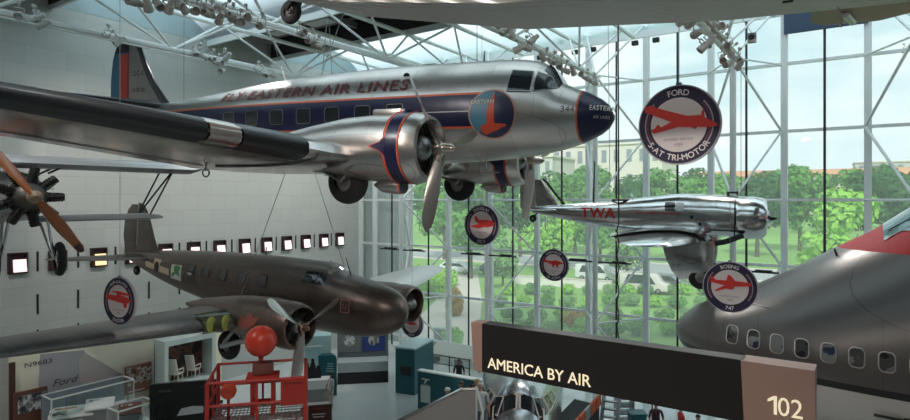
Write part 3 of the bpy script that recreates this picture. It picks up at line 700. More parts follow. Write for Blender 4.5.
# ------------------------------------------------------------------ the small polished monoplane
def mail_plane():
    hub = at(771, 218.5, 19.2)
    t = thing('single_engine_mail_plane', 'small polished single engine monoplane with spatted wheels hanging before the glass wall', 'airplane', hub, (0, .022, math.radians(9)))
    F = Fus([(-.35, .60, .62, -.62, 0), (-.8, .66, .68, -.66, 0), (-1.5, .64, .74, -.66, 0), (-2.6, .62, .76, -.7, 0), (-3.6, .58, .66, -.68, 0), (-4.6, .5, .52, -.6, 0), (-5.6, .4, .42, -.48, 0), (-6.6, .28, .32, -.32, 0), (-7.4, .16, .24, -.18, .02), (-8.15, .04, .16, -.04, .05)], 2.2)
    skin = paint('mirror bright skin', ((.74, .74, .73), 1., .17), [], panel=(.8, .4), wav=(.9, .04))
    f = F.mesh(.25, 36).obj('fuselage', skin, t)
    red = M('bright red lettering', (.5, .01, .015), .4)
    for k, ch in enumerate('TWA'):
        g = G(); put_text(g, ch, .52, lambda a, b: F.side(-5.98 + k * .46 + a, -.16 + b * 1.0, -1, .015), .02, sub=.12); g.obj('lettering', red, f)
    g = G(); put_text(g, 'TRANSCONTINENTAL & WESTERN AIR', .10, lambda a, b: F.side(-3.45 + a, .04 + b, -1, .015), .0, width=1.5, sub=.2); g.obj('small_lettering', red, f)
    for x in (-3.05,):
        w = patch(F.side, rrect(x - .16, .18, x + .16, .46, .04), 'cabin_window', DARKGLASS, f, .12)
        patch(F.side, rrect(x + .19, .16, x + .44, .46, .06), 'window_panel', WHITEP, w, .12)
    patch(F.side, circle((-2.35, -.02), .06, 12), 'fuel_cap', DARKGLASS, f, .1)
    patch(F.side, circle((-2.1, -.25), .05, 12), 'fuel_cap', DARKGLASS, f, .1)
    g = G(); g.box((-1.15, 0, .82), (.35, .16, .06)); g.box((-1.0, 0, .80), (.06, .1, .14)); g.box((-1.28, 0, .78), (.06, .1, .12)); g.obj('gun_sight_vane', BLACK, f)
    # open cockpit with small windscreen
    g = G(); g.lathe([(0, .34), (.05, .36), (.08, .30), (0, .28)], (-4.75, 0, .46), 'z', 20); g.obj('cockpit_coaming', M('leather coaming', (.1, .05, .03), .6), f)
    g = G(); g.add([(-4.3, -.3, .52), (-4.3, .3, .52), (-4.42, .22, .74), (-4.42, -.22, .74), (-4.32, -.3, .52), (-4.32, .3, .52), (-4.44, .22, .74), (-4.44, -.22, .74)], [(0, 1, 2, 3), (7, 6, 5, 4), (0, 3, 7, 4), (1, 5, 6, 2), (3, 2, 6, 7)]); g.obj('windscreen', CASEGLASS, f)
    g = G(); g.tube((-5.75, 0, .35), (-5.75, 0, 1.9), .035, .02); g.obj('radio_mast', BLACK, f)
    # cowling and engine
    g = G(); g.lathe([(-1.05, .66), (-.95, .70), (-.5, .70), (-.25, .66), (-.14, .58), (-.12, .5), (-.3, .46)], (0, 0, 0), 'x', 40); c = g.obj('cowling', skin, t)
    g = G(); g.torus((-1.06, 0, 0), .69, .025, 'x', 40, 6); g.obj('cowling_gap', BLACK, c)
    radial(c, (-.35, 0, 0), .5, 9, BLACK, BLACK)
    propeller(c, (-.1, 0, 0), 1.35, [math.radians(-82), math.radians(98)], M('steel propeller blade', (.3, .3, .3), .3, 1.), BLACK, .13, .08, .28)
    g = G(); g.path([(-.8, -.55, -.55), (-1.3, -.62, -.78), (-2.0, -.6, -.95)], .09, 10); g.obj('exhaust_pipe', BLACK, c)
    # wings with full fairings
    for s in (-1, 1):
        sec = [(.4, -1.75, 3.3, -.72, .17), (1.4, -1.85, 3.0, -.68, .17), (2.0, -1.95, 2.8, -.64, .15), (5.6, -2.55, 1.7, -.38, .11), (6.2, -2.8, 1.2, -.34, .09), (6.38, -3.1, .6, -.33, .06)]
        if s < 0: sec = [(a * .62 if a > 1.4 else a, x, c_, -.72 - .02 * k, th) for k, (a, x, c_, z, th) in enumerate(sec)]
        wi = wing(sec, s).obj('wing', skin, t)
        y = 1.45 * s; g = G(); rings = []
        for z, x0, ch, th in ((-.75, -1.62, 1.6, .34), (-1.0, -1.6, 1.55, .40), (-1.35, -1.6, 1.45, .46), (-1.75, -1.66, 1.2, .44), (-2.0, -1.78, .85, .3)):
            ring = []
            for a, b in foil(.3, 8, 0): ring.append((x0 - a * ch, y + b * ch * th / .3 * .5, z))
            rings.append(ring)
        g.loft(rings); sp = g.obj('wheel_fairing', skin, t)
        wheel(sp, (-1.98, y, -1.9), .38, .2, STEEL)
    # tail
    fm = paint('pale tail skin', ((.55, .5, .46), .8, .4), [], panel=(.5, .4))
    fo = wing([(.1, -6.9, 1.0, 0, .1), (.6, -7.25, .75, 0, .1), (1.05, -7.55, .5, 0, .1), (1.2, -7.7, .35, 0, .08)], 1, vert=True).obj('tail_fin', skin, t)
    g = G(); pts = [Vector((-6.75, 0, .2)), Vector((-7.15, 0, .62)), Vector((-7.52, 0, 1.1)), Vector((-7.7, 0, 1.24))]; g.path(pts, .05, 8); g.obj('fin_edge', BLACK, fo)
    rd = wing([(-.02, -8.02, .4, 0, .1), (.1, -7.95, .62, 0, .09), (.9, -7.98, .62, 0, .08), (1.25, -8.0, .45, 0, .07)], 1, vert=True).obj('rudder', fm, fo)
    g = G(); put_text(g, 'NC11Y', .13, lambda a, b: Vector((-8.28 + a, -.05, .62 + b)), .003, width=.45); g.obj('lettering', BLACK, rd)
    for s in (-1, 1): wing([(.08, -7.0, 1.1, .06, .09), (1.3, -7.4, .75, .07, .08), (1.8, -7.7, .35, .07, .06)], s).obj('stabilizer', skin, t)
    wheel(t, (-8.05, 0, -.28), .14, .09, STEEL, 'tail_wheel')
    g = G(); g.tube((-7.85, 0, .0), (-8.05, 0, -.28), .03); g.obj('tail_strut', BLACK, t)
mail_plane()
# ------------------------------------------------------------------ nose of the jumbo jet
def jumbo():
    nx, cy = -4.5, 17.75                         # tip; fuselage axis parallel to X, nose towards -X
    t = thing('jumbo_jet_nose', 'huge grey jumbo jet nose with red band under the cockpit glass', 'airplane', (nx, cy, 0), (0, 0, PI))
    F = Fus([(0, .04, 5.92, 5.80, 5.86), (-.1, .36, 6.08, 5.55, 5.85), (-.3, .7, 6.30, 5.28, 5.84), (-.66, 1.15, 6.58, 4.95, 5.82), (-1.25, 1.68, 6.85, 4.5, 5.8), (-2.0, 2.14, 7.2, 4.1, 5.78), (-3.0, 2.5, 7.75, 3.8, 5.77), (-4.0, 2.74, 8.38, 3.6, 5.76), (-4.64, 2.85, 8.75, 3.5, 5.76), (-5.38, 2.95, 9.31, 3.4, 5.76), (-6.3, 3.04, 9.95, 3.32, 5.76), (-7.5, 3.13, 10.35, 3.25, 5.76), (-9, 3.2, 10.5, 3.2, 5.76), (-11, 3.24, 10.55, 3.2, 5.76), (-14.5, 3.25, 10.55, 3.2, 5.76)], 1.9)
    base = ((.115, .104, .098), .35, .32)
    skin = paint('grey airliner skin', base, [([(2, None, 5.6)], ((.5, .46, .43), .2, .35)), ([(2, 5.47, 5.62)], ((.012, .012, .013), .1, .4)), ([(2, 8.33, None), (0, None, -3.9)], ((.52, .006, .015), .0, .65))], panel=(2.4, 1.6), wav=(.5, .03), dark=.95)
    f = F.mesh(.3, 48, lo=-14.5).obj('fuselage', skin, t)
    FR = M('window rim metal', (.45, .43, .41), .4, .7)
    MUL = mosaic('window reflection', [(.02, .02, .025), (.06, .06, .06), (.18, .19, .19), (.03, .04, .07)], 1.6, .08)  # blotchy base colour imitates reflections in the panes
    for s in (-1, 1):
        for k in range(14):
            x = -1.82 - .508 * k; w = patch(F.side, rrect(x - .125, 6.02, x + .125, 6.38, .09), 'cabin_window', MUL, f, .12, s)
            g = G(); pts = [F.side(a, b, s, .02) for a, b in rrect(x - .14, 6.0, x + .14, 6.4, .10)]; g.path(pts + pts[:1], .014, 5); g.obj('window_rim', FR, w)
    TG = M('green tinted cockpit glass', (.06, .2, .2), .08, 0, coat=.8)
    for s in (-1, 1):
        for poly in ([(-4.95, 8.80), (-5.75, 8.86), (-5.85, 9.34), (-5.4, 9.12)], [(-5.81, 8.86), (-6.55, 8.9), (-6.55, 9.5), (-5.91, 9.36)], [(-6.61, 8.9), (-7.2, 8.95), (-7.1, 9.5), (-6.61, 9.52)]):
            w = patch(F.side, poly, 'cockpit_window', TG, f, .12, s, .02); g = G(); pts = [F.side(a, b, s, .028) for a, b in poly]; g.path(pts + pts[:1], .025, 6); g.obj('window_frame', BLACK, w)
    for s in (-1, 1):
        vv = [F.top(-4.85 - .13 * i, s * (.06 + 1.15 * j / 8), .018) for i in range(6) for j in range(9)]
        g = G(); g.add(vv, [(i * 9 + j, i * 9 + j + 1, i * 9 + j + 10, i * 9 + j + 9) for i in range(5) for j in range(8)]); g.obj('windscreen', TG, f)
    g = G(); a = F.top(-3.95, .9, -.02); g.tube(a, a + Vector((.05, .02, .18)), .03, .02, 6); g.obj('air_probe', BLACK, f)
    for x, z in ((-5.35, 5.85), (-5.6, 5.3)):
        g = G(); pts = [F.side(x - .3, z, 1, .015), F.side(x, z, 1, .015), F.side(x, z - .28, 1, .015)]; g.path(pts, .022, 4); g.obj('hatch_mark', CREAM, f)
    g = G(); p = F.side(-5.0, 5.05, 1, 0); g.path([p + Vector((.35, .06, .02)), p + Vector((-.2, .06, 0))], .03, 6); g.box(p + Vector((-.2, .03, 0)), (.1, .1, .1)); g.obj('drain_mast', BLACK, f)
    for z, x0, x1 in ((6.95, -1.7, -2.6),):
        g = G(); g.path([F.side(x, z - (x + 1.7) * -.05, 1, .01) for x in np.linspace(x0, x1, 6)], .014, 4); g.obj('seam_strip', FR, f)
    # steel cradle and post that carry the nose section
    g = G()
    for x in (-3.5, -9.5, -13.5):
        for y in (-1.6, 1.6): g.tube((x, y, 0), (x, y, F.side(x, 4.0, 1).z - .1), .14, n=10)
        g.box((x, 0, 3.5), (.3, 4.2, .25))
    g.obj('support_frame', STEEL, t)
jumbo()
# ------------------------------------------------------------------ corrugated trimotor overhead (only its tail, belly and far wing tip show)
def corrugated(name, col):
    m, nt, N, L, b = new_mat(name); b.inputs['Base Color'].default_value = (*col, 1); b.inputs['Metallic'].default_value = .45; b.inputs['Roughness'].default_value = .45
    tc = N.new('ShaderNodeTexCoord'); w = N.new('ShaderNodeTexWave'); w.bands_direction = 'Y'; w.inputs['Scale'].default_value = 6; L.new(tc.outputs['Object'], w.inputs['Vector'])
    bp = N.new('ShaderNodeBump'); bp.inputs['Strength'].default_value = .7; bp.inputs['Distance'].default_value = .03; L.new(w.outputs['Fac'], bp.inputs['Height']); L.new(bp.outputs[0], b.inputs['Normal']); return m
def trimotor():
    yw = math.radians(9.7); a = at(305, 11, 10)
    t = thing('corrugated_trimotor', 'corrugated grey trimotor overhead, its belly crossing the top of view', 'airplane', (a.x + .1, a.y - .7, a.z - 3.2), (0, 0, yw))
    cm = corrugated('corrugated duralumin', (.60, .57, .54)); wmat = corrugated('corrugated brown wing', (.30, .22, .19))
    secs = [(0, .18, 3.22, 4.3), (1.5, .38, 2.78, 4.35), (4, .62, 2.34, 4.4), (6.5, .72, 2.17, 4.45), (8.3, .76, 2.15, 4.5), (11, .76, 2.13, 4.6), (13, .74, 2.15, 4.5), (14.0, .62, 2.2, 3.9)]
    g = G(); rings = []
    for x, hw, zb, zt in secs:
        r = .16; rings.append([(x, -hw, zb + r), (x, -hw + r * .3, zb + r * .3), (x, -hw + r, zb), (x, hw - r, zb), (x, hw - r * .3, zb + r * .3), (x, hw, zb + r), (x, hw, zt - r), (x, hw - r, zt), (x, -hw + r, zt), (x, -hw, zt - r)])
    g.loft(rings); f = g.obj('fuselage', cm, t)
    for k in range(6):
        for s in (-1, 1):
            g = G(); g.box((7.6 + .8 * k, s * .765, 3.7), (.5, .02, .5)); g.obj('cabin_window', DARKGLASS, f)
    g = G(); g.path([(7.6, .5, 2.2), (7.65, .5, 2.08), (7.65, .5, 1.93)], .011, 6); g.obj('drain_pipe', CREAM, f)
    for k in range(4):
        g = G(); g.box((4.5 + 1.3 * k, .25 - .1 * k, [2.36, 2.24, 2.165, 2.155][k] - .006), (.10, .05, .02)); g.obj('inspection_cover', BLACK, f)
    for s in (-1, 1):
        sec = [(.7, 12.4, 4.0, 4.45, .16), (2.5, 12.35, 3.9, 4.5, .16), (9, 11.2, 2.9, 4.6, .14), (10.6, 10.6, 2.2, 4.64, .11), (11.2, 10.1, 1.3, 4.66, .08)]
        wi = wing(sec, s).obj('wing', wmat if s > 0 else cm, t)
        if s > 0:
            g = G(); g.tube(wing_pt(sec, 9.8, .72, s, True, .02), wing_pt(sec, 10.9, .55, s, True, .02), .09, n=8); g.obj('aileron_horn', STEEL, wi)
        y = 3.6 * s
        g = G(); g.lathe([(.9, .1), (.8, .45), (.2, .5), (-.8, .35), (-1.5, .05)], (12.6, y, 3.0), 'x', 20, (1, 1)); n = g.obj('engine_nacelle', cm, t)
        radial(n, (13.6, y, 3.0), .5, 9, STEEL, BLACK, pipes=False)
        g = G()
        for q in (-.4, .4): g.tube((12.4, y + q, 3.3), (12.0, y + q * 2, 4.4), .05); g.tube((12.6, y + q, 2.7), (11.5, y * .35, 2.3), .05)
        g.tube((12.4, y, 2.6), (12.3, y, 1.2), .07); g.obj('engine_strut', STEEL, n)
        wheel(n, (12.3, y + .25 * s, 1.05), .55, .3, STEEL)
        st = [(.15, 2.6, 2.3, 4.1, .09), (2.4, 2.0, 1.5, 4.15, .08), (2.9, 1.6, .8, 4.16, .06)]; wing(st, s).obj('stabilizer', cm, t)
    radial(f, (14.25, 0, 3.1), .5, 9, STEEL, BLACK, pipes=False)
    wing([(4.2, 1.9, 1.7, 0, .09), (5.2, 1.3, 1.5, 0, .09), (6.0, .8, 1.1, 0, .08)], 1, vert=True).obj('tail_fin', cm, t)
    R_ = Matrix.Rotation(-yw, 3, 'Z'); c = R_ @ (at(291, 12, 9.9) - t.location)
    wheel(t, c, .205, .13, M('dark wheel disc', (.05, .04, .04), .5, .4), 'tail_wheel', .5)
    g = G(); g.tube(c + Vector((0, -.12, 0)), c + Vector((.25, -.05, .32)), .03); g.tube(c + Vector((0, .12, 0)), c + Vector((.25, .05, .32)), .03); g.tube(c + Vector((.2, 0, .3)), (1.2, 0, 3.1), .05); g.tube(c + Vector((.1, 0, .18)), (.6, 0, 3.2), .03); g.obj('tail_wheel_fork', BLACK, t)
trimotor()

# ------------------------------------------------------------------ dusting biplane at the edge
def biplane():
    t = thing('radial_engine_biplane', 'small biplane with wooden propeller and bare black radial engine', 'airplane', at(35, 197, 12.4), (0, 0, math.radians(-10))); t.scale = (1.08,) * 3
    SIL = M('silver dope fabric', (.42, .43, .44), .4, .6); DK = M('dark strut', (.05, .05, .055), .5, .5)
    radial(t, (-.45, 0, 0), .62, 9, M('dark crankcase', (.08, .075, .07), .5, .6), M('black cylinders', (.014, .013, .013), .5, .3))
    # two bladed wooden propeller
    g = G(); g.lathe([(-.12, .02), (-.1, .13), (.05, .13), (.09, .09), (.13, .02)], (0, 0, 0), 'x', 18); hub = g.obj('propeller', M('worn hub plate', (.3, .22, .16), .5, .6), t)
    for a0 in (0, PI):
        g = G(); rings = []; a = a0 + math.radians(-144)
        for k in range(15):
            q = k / 14; rr = 1.38 * q; w = .085 + .06 * math.sin(min(1, q * 1.25) * PI) if q < .93 else .085 * math.sqrt(max(.05, 1 - ((q - .93) / .07) ** 2)); tw = math.radians(70 - 52 * q); ring = []
            for i in range(10):
                b = 2 * PI * i / 10; u, v = w * math.cos(b), w * (.5 - .35 * q) * math.sin(b)
                ring.append(rot_x((-u * math.sin(tw) + v * math.cos(tw), u * math.cos(tw) + v * math.sin(tw), rr), a))
            rings.append(ring)
        g.loft(rings); bl = g.obj('blade', WOODP, hub)
        g = G(); rings = []
        for k in range(5):
            q = .86 + .13 * k / 4; rr = 1.382 * q; w = .074 - .035 * (k / 4) ** 3; tw = math.radians(70 - 52 * q)
            rings.append([rot_x((-w * math.cos(b) * math.sin(tw) + w * .28 * math.sin(b) * math.cos(tw), w * math.cos(b) * math.cos(tw) + w * .28 * math.sin(b) * math.sin(tw), rr), a) for b in [2 * PI * i / 10 for i in range(10)]])
        g.loft(rings); g.obj('tip_sheath', M('dark tip sheath', (.05, .03, .025), .4), bl)
    F = Fus([(-.7, .34, .36, -.36, 0), (-1.5, .42, .5, -.5, 0), (-3, .48, .62, -.55, 0), (-5, .3, .45, -.3, .05), (-6.6, .06, .3, .1, .2)], 2.6)
    f = F.mesh(.3, 28).obj('fuselage', SIL, t)
    wing([(.25, -5.8, 1.0, 0, .08), (1.0, -6.1, .8, 0, .08), (1.3, -6.4, .4, 0, .06)], 1, vert=True).obj('tail_fin', SIL, t)
    for s in (-1, 1): wing([(.1, -5.6, 1.1, .25, .08), (1.5, -5.9, .7, .25, .06)], s).obj('stabilizer', SIL, t)
    LOW, UP = -.50, .70
    for s in (-1, 1):
        lo = [(.3, -1.15, 1.5, LOW, .10), (2.55, -1.15, 1.5, LOW + .02, .10), (2.8, -1.3, 1.1, LOW + .02, .09), (2.92, -1.6, .5, LOW + .02, .06)]
        wing(lo, s).obj('lower_wing', SIL, t)
        up = [(0, -.75, 1.8, UP, .17), (3.35, -.75, 1.8, UP - .03, .17), (3.7, -.95, 1.3, UP + .04, .1), (3.85, -1.3, .6, UP + .04, .06)]
        wing(up, s).obj('upper_wing', SIL, t)
        for (x0, y0, x1, y1) in ((-1.35, 2.5, -1.0, 2.95), (-2.2, 2.5, -1.0, 2.95), (-2.2, 2.5, -1.9, 2.95)):
            g = G(); g.tube((x0, s * y0, LOW + .04), (x1, s * y1, UP - .02), .022, n=8); g.obj('wing_strut', DK, t)
        for x in (-1.0, -2.1):
            g = G(); g.tube((x, s * .4, .5), (x + .1, s * .75, UP), .022, n=8); g.obj('cabane_strut', DK, t)
        w = wheel(t, (-.85, s * .55 + .03, -1.30), .36, .15, M('polished disc', (.5, .5, .52), .15, 1.), 'wheel', .62)
        g = G(); g.tube((-.85, s * .45 + .03, -1.30), (-.6, s * .3, -.3), .03); g.tube((-.85, s * .45 + .03, -1.30), (-1.5, s * .3, -.4), .03); g.obj('gear_strut', CHROME, t)
biplane()

# ------------------------------------------------------------------ the airliner nose on the floor
def floor_nose():
    p = at(519, 376.5, 19); h = math.radians(-63); d = Vector((math.cos(h), math.sin(h), 0)); o = p + 2.75 * d
    t = thing('propliner_nose', 'silver propliner nose section standing on the floor under the dark sign', 'airplane', (o.x, o.y, 0), (0, 0, h))
    zr = p.z
    F = Fus([(0, .04, zr - 2.0, zr - 2.15, zr - 2.07), (-.15, .4, zr - 1.75, zr - 2.5, zr - 2.05), (-.6, .62, zr - 1.35, zr - 2.85, zr - 2.0), (-1.2, .86, zr - 1.0, zr - 3.05, zr - 1.9), (-1.65, .98, zr - .75, zr - 3.15, zr - 1.85), (-2.1, 1.06, zr - .2, zr - 3.25, zr - 1.75), (-2.5, 1.13, zr - .03, zr - 3.3, zr - 1.7), (-4, 1.38, zr + .1, zr - 3.35, zr - 1.65), (-7.5, 1.6, zr + .12, zr - 3.35, zr - 1.65)], 2.0)
    f = F.mesh(.25, 40, lo=-7.5).obj('fuselage', paint('silver nose skin', ((.55, .56, .58), 1., .25), [], panel=(.8, .5), wav=(.9, .04)), t)
    for s in (-1, 1):
        for poly in ([(-1.72, zr - .92), (-2.2, zr - .90), (-2.25, zr - .5), (-2.0, zr - .42)], [(-2.3, zr - .9), (-2.85, zr - .9), (-2.8, zr - .52), (-2.35, zr - .48)], [(-2.95, zr - .9), (-3.4, zr - .88), (-3.35, zr - .58), (-2.95, zr - .54)]):
            w = patch(F.side, poly, 'side_window', DARKGLASS, f, .12, s, .02); g = G(); pts = [F.side(a, b, s, .03) for a, b in poly]; g.path(pts + pts[:1], .022, 6); g.obj('window_frame', CREAM, w)
        vv = [F.top(-1.72 - .09 * i, s * (.05 + .72 * j / 8), .02) for i in range(4) for j in range(9)]
        g = G(); g.add(vv, [(i * 9 + j, i * 9 + j + 1, i * 9 + j + 10, i * 9 + j + 9) for i in range(3) for j in range(8)]); w = g.obj('windscreen', DARKGLASS, f)
        g = G(); ed = [vv[0], vv[8], vv[35], vv[27]]; g.path(ed + ed[:1], .03, 6); g.obj('window_frame', CREAM, w)
    g = G(); a = F.top(-4.6, 0, 0); g.tube(a, a + Vector((-.1, 0, .35)), .03, .015); g.obj('antenna', STEEL, f)
    g = G()
    for x in (-1.8, -5.5): g.box((x, 0, (zr - 3.3) / 2 + .2), (.5, 1.6, zr - 3.0))
    g.box((-3.8, 0, .08), (6.5, 2.2, .16)); g.obj('cradle', STEEL, t)
floor_nose()
# ------------------------------------------------------------------ round hanging signs
SG_NAVY = M('sign navy', (.028, .02, .06), .45); SG_EDGE = M('sign rim', (.5, .45, .47), .45); SG_FACE = M('sign face', (.86, .74, .72), .5); SG_TEXT = M('sign lettering', (.85, .78, .76), .5)
SG_RED = M('sign red', (.78, .05, .04), .45); SG_MAR = M('sign maroon', (.16, .035, .08), .45); SG_INK = M('sign small print', (.28, .2, .22), .5)
def round_sign(px, py, d, top, bot, mid, poly, label, top_z, size=.12, sb=None):
    R_ = .6; c = at(px, py, d)
    t = thing('hanging_sign', label, 'sign', c)
    mp = lambda off: (lambda a, b: Vector((a, -.03 - off, b)))
    g = G(); g.lathe([(-.03, .001), (-.03, R_), (.03, R_), (.03, .001)], (0, 0, 0), 'y', 64); disc = g.obj('sign_panel', SG_EDGE, t)
    g = G(); flat(g, circle((0, 0), R_ * .965, 64), [tuple(range(64))], mp(.004)); g.obj('sign_band', SG_NAVY, disc)
    for s in (0, 1):                                     # thin pale arcs and maroon arcs at the sides
        a0, a1 = (-.62, .75) if s == 0 else (PI - .75, PI + .62)
        for r0, r1, m, o in ((.80, .83, SG_EDGE, .008), (.73, .79, SG_MAR, .007)):
            n = 20; vs = [(R_ * r * math.cos(a0 + (a1 - a0) * i / n), R_ * r * math.sin(a0 + (a1 - a0) * i / n)) for r in (r0, r1) for i in range(n + 1)]
            g = G(); flat(g, vs, [(i, i + 1, n + 2 + i, n + 1 + i) for i in range(n)], mp(o)); g.obj('sign_arc', m, disc)
    g = G(); flat(g, circle((0, 0), R_ * .68, 48), [tuple(range(48))], mp(.010)); fc = g.obj('sign_face', SG_FACE, disc)
    g = G(); g.prism([(a * R_, b * R_) for a, b in poly], lambda a, b, q: Vector((a, -.045 - q, b)), 0, .012); g.obj('airplane_silhouette', SG_RED, disc)
    g = [G() for _ in top.split(' ')]; arc_text(g, top, size, R_ * .815, PI / 2, mp(.012), .022, .010); [q.obj('lettering', SG_TEXT, disc) for q in g]
    g = [G() for _ in bot.split(' ')]; arc_text(g, bot, sb or size, R_ * .815, -PI / 2, mp(.012), .022, .010, True); [q.obj('lettering', SG_TEXT, disc) for q in g]
    for s_, z, h in zip(mid, (-.235, -.325), (.052, .07)):
        g = G(); put_text(g, s_, h, lambda a, b: Vector((a, -.043, z + b)), .0); g.obj('small_lettering', SG_INK, fc)
    g = G(); g.tube((0, 0, R_ - .01), (0, 0, top_z - c.z), .006, n=6); g.box((0, 0, R_ + .01), (.08, .05, .05)); g.obj('suspension_wire', CABLE, t)
    return t
nrm = lambda pts, cx, cy, rx, ry=None: [((x - cx) / rx, (cy - y) / (ry or rx)) for x, y in pts]
round_sign(679, 125, 8.9, 'FORD', '5-AT TRI-MOTOR', ('ENTERED SERVICE', '1929'), nrm([(85, 130), (110, 122), (180, 150), (270, 180), (325, 180), (330, 158), (338, 160), (338, 190), (385, 218), (392, 230), (360, 235), (310, 230), (300, 240), (285, 230), (230, 225), (165, 240), (125, 248), (112, 232), (130, 225), (143, 208), (158, 222), (200, 202), (150, 178), (88, 152)], 230, 215, 175),
    'large round sign with red high wing plane, nearest and beside the silver nose', 15.2, .125)
round_sign(482, 225, 17.6, 'DOUGLAS', 'DC-3', ('ENTERED SERVICE', '1936'), nrm([(92, 98), (100, 98), (112, 113), (150, 112), (172, 116), (183, 126), (172, 135), (150, 140), (135, 138), (110, 146), (68, 137), (112, 128), (95, 115)], 122, 132, 78),
    'round sign with red twin engine plane hanging under the far propeller', 15.2)
round_sign(554, 265, 22.2, 'NORTHROP', '4A ALPHA', ('ENTERED SERVICE', '1930'), nrm([(100, 160), (112, 158), (140, 178), (200, 182), (240, 172), (270, 180), (330, 200), (270, 215), (262, 245), (250, 245), (245, 222), (222, 222), (215, 245), (205, 240), (200, 218), (150, 200), (95, 195), (110, 180)], 215, 222, 160),
    'smallest full round sign, low before the window below the polished monoplane tail', 15.2)
round_sign(730, 287, 13.9, 'BOEING', '747', ('ENTERED SERVICE', '1970'), nrm([(125, 165), (145, 165), (165, 185), (225, 185), (235, 150), (250, 155), (275, 185), (350, 190), (372, 200), (350, 212), (270, 218), (262, 238), (220, 235), (165, 255), (160, 248), (215, 215), (130, 200), (140, 185)], 243, 225, 155),
    'round sign with red jet hanging in front of the grey jumbo nose', 15.2)
round_sign(120, 301, 14.8, 'HUFF-DALAND', 'DUSTER', ('ENTERED SERVICE', '1925'), nrm([(130, 195), (145, 205), (188, 205), (188, 190), (150, 185), (190, 178), (255, 190), (265, 200), (205, 200), (250, 215), (268, 235), (245, 248), (240, 275), (228, 275), (225, 250), (150, 235), (125, 228)], 195, 240, 90, 145),
    'round sign with red biplane hanging before the marble wall', 15.2, .105, .12).rotation_euler = (0, 0, .16)
round_sign(412, 323, 25.0, 'BOEING', '247-D', ('ENTERED SERVICE', '1933'), nrm([(150, 205), (200, 205), (205, 190), (225, 205), (268, 215), (265, 232), (225, 240), (200, 235), (155, 222)], 225, 220, 105, 145),
    'round sign half behind the brown transport nose', 15.2)

# ------------------------------------------------------------------ the long gallery sign
SY = 11.0
P1, P2 = on_y(482, 325, SY), on_y(743, 361, SY); P0 = on_y(471, 323, SY); P3 = on_y(815, 371, SY)
ZT, ZB_ = on_y(620, 343, SY).z, on_y(620, 398.6, SY).z
sg = thing('gallery_sign', 'long dark gallery sign reading AMERICA BY AIR with pinkish end panels', 'sign', (P2.x, SY, 0))
PINK = M('pinkish bronze panel', (.40, .24, .19), .5)
g = G(); g.box(((P1.x + P2.x) / 2 - P2.x, .18, (ZT + ZB_) / 2), (P2.x - P1.x, .36, ZT - ZB_)); board = g.obj('sign_board', M('dark sign board', (.014, .010, .009), .5), sg)
g = G(); g.prism([(P0.x - P2.x, ZT), (P1.x - P2.x, ZT), (P1.x - P2.x, ZB_ + .0), (P0.x - P2.x + .07, ZB_ + .02)], lambda a, b, q: Vector((a, q, b)), .0, .36); g.obj('end_panel', PINK, sg)
g = G(); g.prism([(-.03, ZT + .0), (P3.x - P2.x, ZT), (P3.x - P2.x, 0), (.3, 0)], lambda a, b, q: Vector((a, q, b)), -.04, .42); py_ = g.obj('number_pylon', PINK, sg)
lit = M('back lit cream letters', (.9, .8, .6), .5, emit=((1, .85, .58), .55))
a, b = on_y(488, 369, SY), on_y(591, 384, SY)
put_words('lettering', lit, board, 'AMERICA BY AIR', .33, lambda p, q: Vector(((a.x + b.x) / 2 - P2.x + p, -.012, a.z + .03 + q)), .009, 0, 1, b.x - a.x)
a, b = on_y(766, 413, SY), on_y(803, 420, SY)
g = G(); put_text(g, '02', .43, lambda p, q: Vector((b.x - P2.x + p, -.052, a.z + .02 + q)), .0, width=(b.x - a.x) * .66, align='r'); g.prism([(0, 0), (.045, 0), (.045, .30), (.0, .30), (-.09, .235), (-.09, .19), (0, .24)], lambda p, q, r: Vector((a.x - P2.x + .12 + p, -.052 - r, a.z + .02 + q)), 0, .002); g.obj('lettering', lit, py_)
# ------------------------------------------------------------------ wall lamps and track fixtures
LIT = M('lit lamp panel', (.9, .8, .78), .5, emit=((1, .74, .74), .95)); WARM = M('warm lit lamp panel', (.9, .7, .5), .5, emit=((1, .62, .3), 1.0))
lamp0 = None
ordn = ['first', 'second', 'third', 'fourth', 'fifth', 'sixth', 'seventh', 'eighth', 'ninth', 'tenth', 'eleventh', 'twelfth', 'thirteenth', 'fourteenth']
near = {1: 'at the left end of the row', 2: 'behind the biplane wheel', 3: 'right of the biplane wheel', 4: 'behind the brown tail fin', 5: 'just right of the brown tail fin', 13: 'last before the window corner'}
for i, y in enumerate(LAMP_Y):
    lab = 'square lit wall lamp, ' + (near.get(i) or '%s from the window corner' % ordn[13 - i])
    t = thing('wall_lamp', lab, 'lamp', (LEFT_X, y, 6.98), group='row of lit lamps on the marble wall')
    g = G(); fw_, fh = .31, .39
    for dy, dz, sy, sz in ((-fw_, 0, .05, 2 * fh), (fw_, 0, .05, 2 * fh), (0, -fh, 2 * fw_ + .05, .06), (0, fh, 2 * fw_ + .05, .06)): g.box((.08, dy, dz), (.16, sy, sz))
    g.box((.02, 0, 0), (.04, 2 * fw_, 2 * fh)); g.obj('lamp_housing', M('lamp housing', (.03, .012, .012), .5) if i == 0 else bpy.data.materials['lamp housing'], t, bevel=.008)
    g = G(); rot = Euler((0, -.12, 0)).to_matrix(); g.box((.13, .06, -.10), (.03, .46, .50), rot); g.obj('lamp_panel', WARM if i == 3 else LIT, t)
FIXM = M('track fixture beige grey', (.42, .38, .34), .5); FIXW = M('track fixture white', (.6, .6, .58), .5)
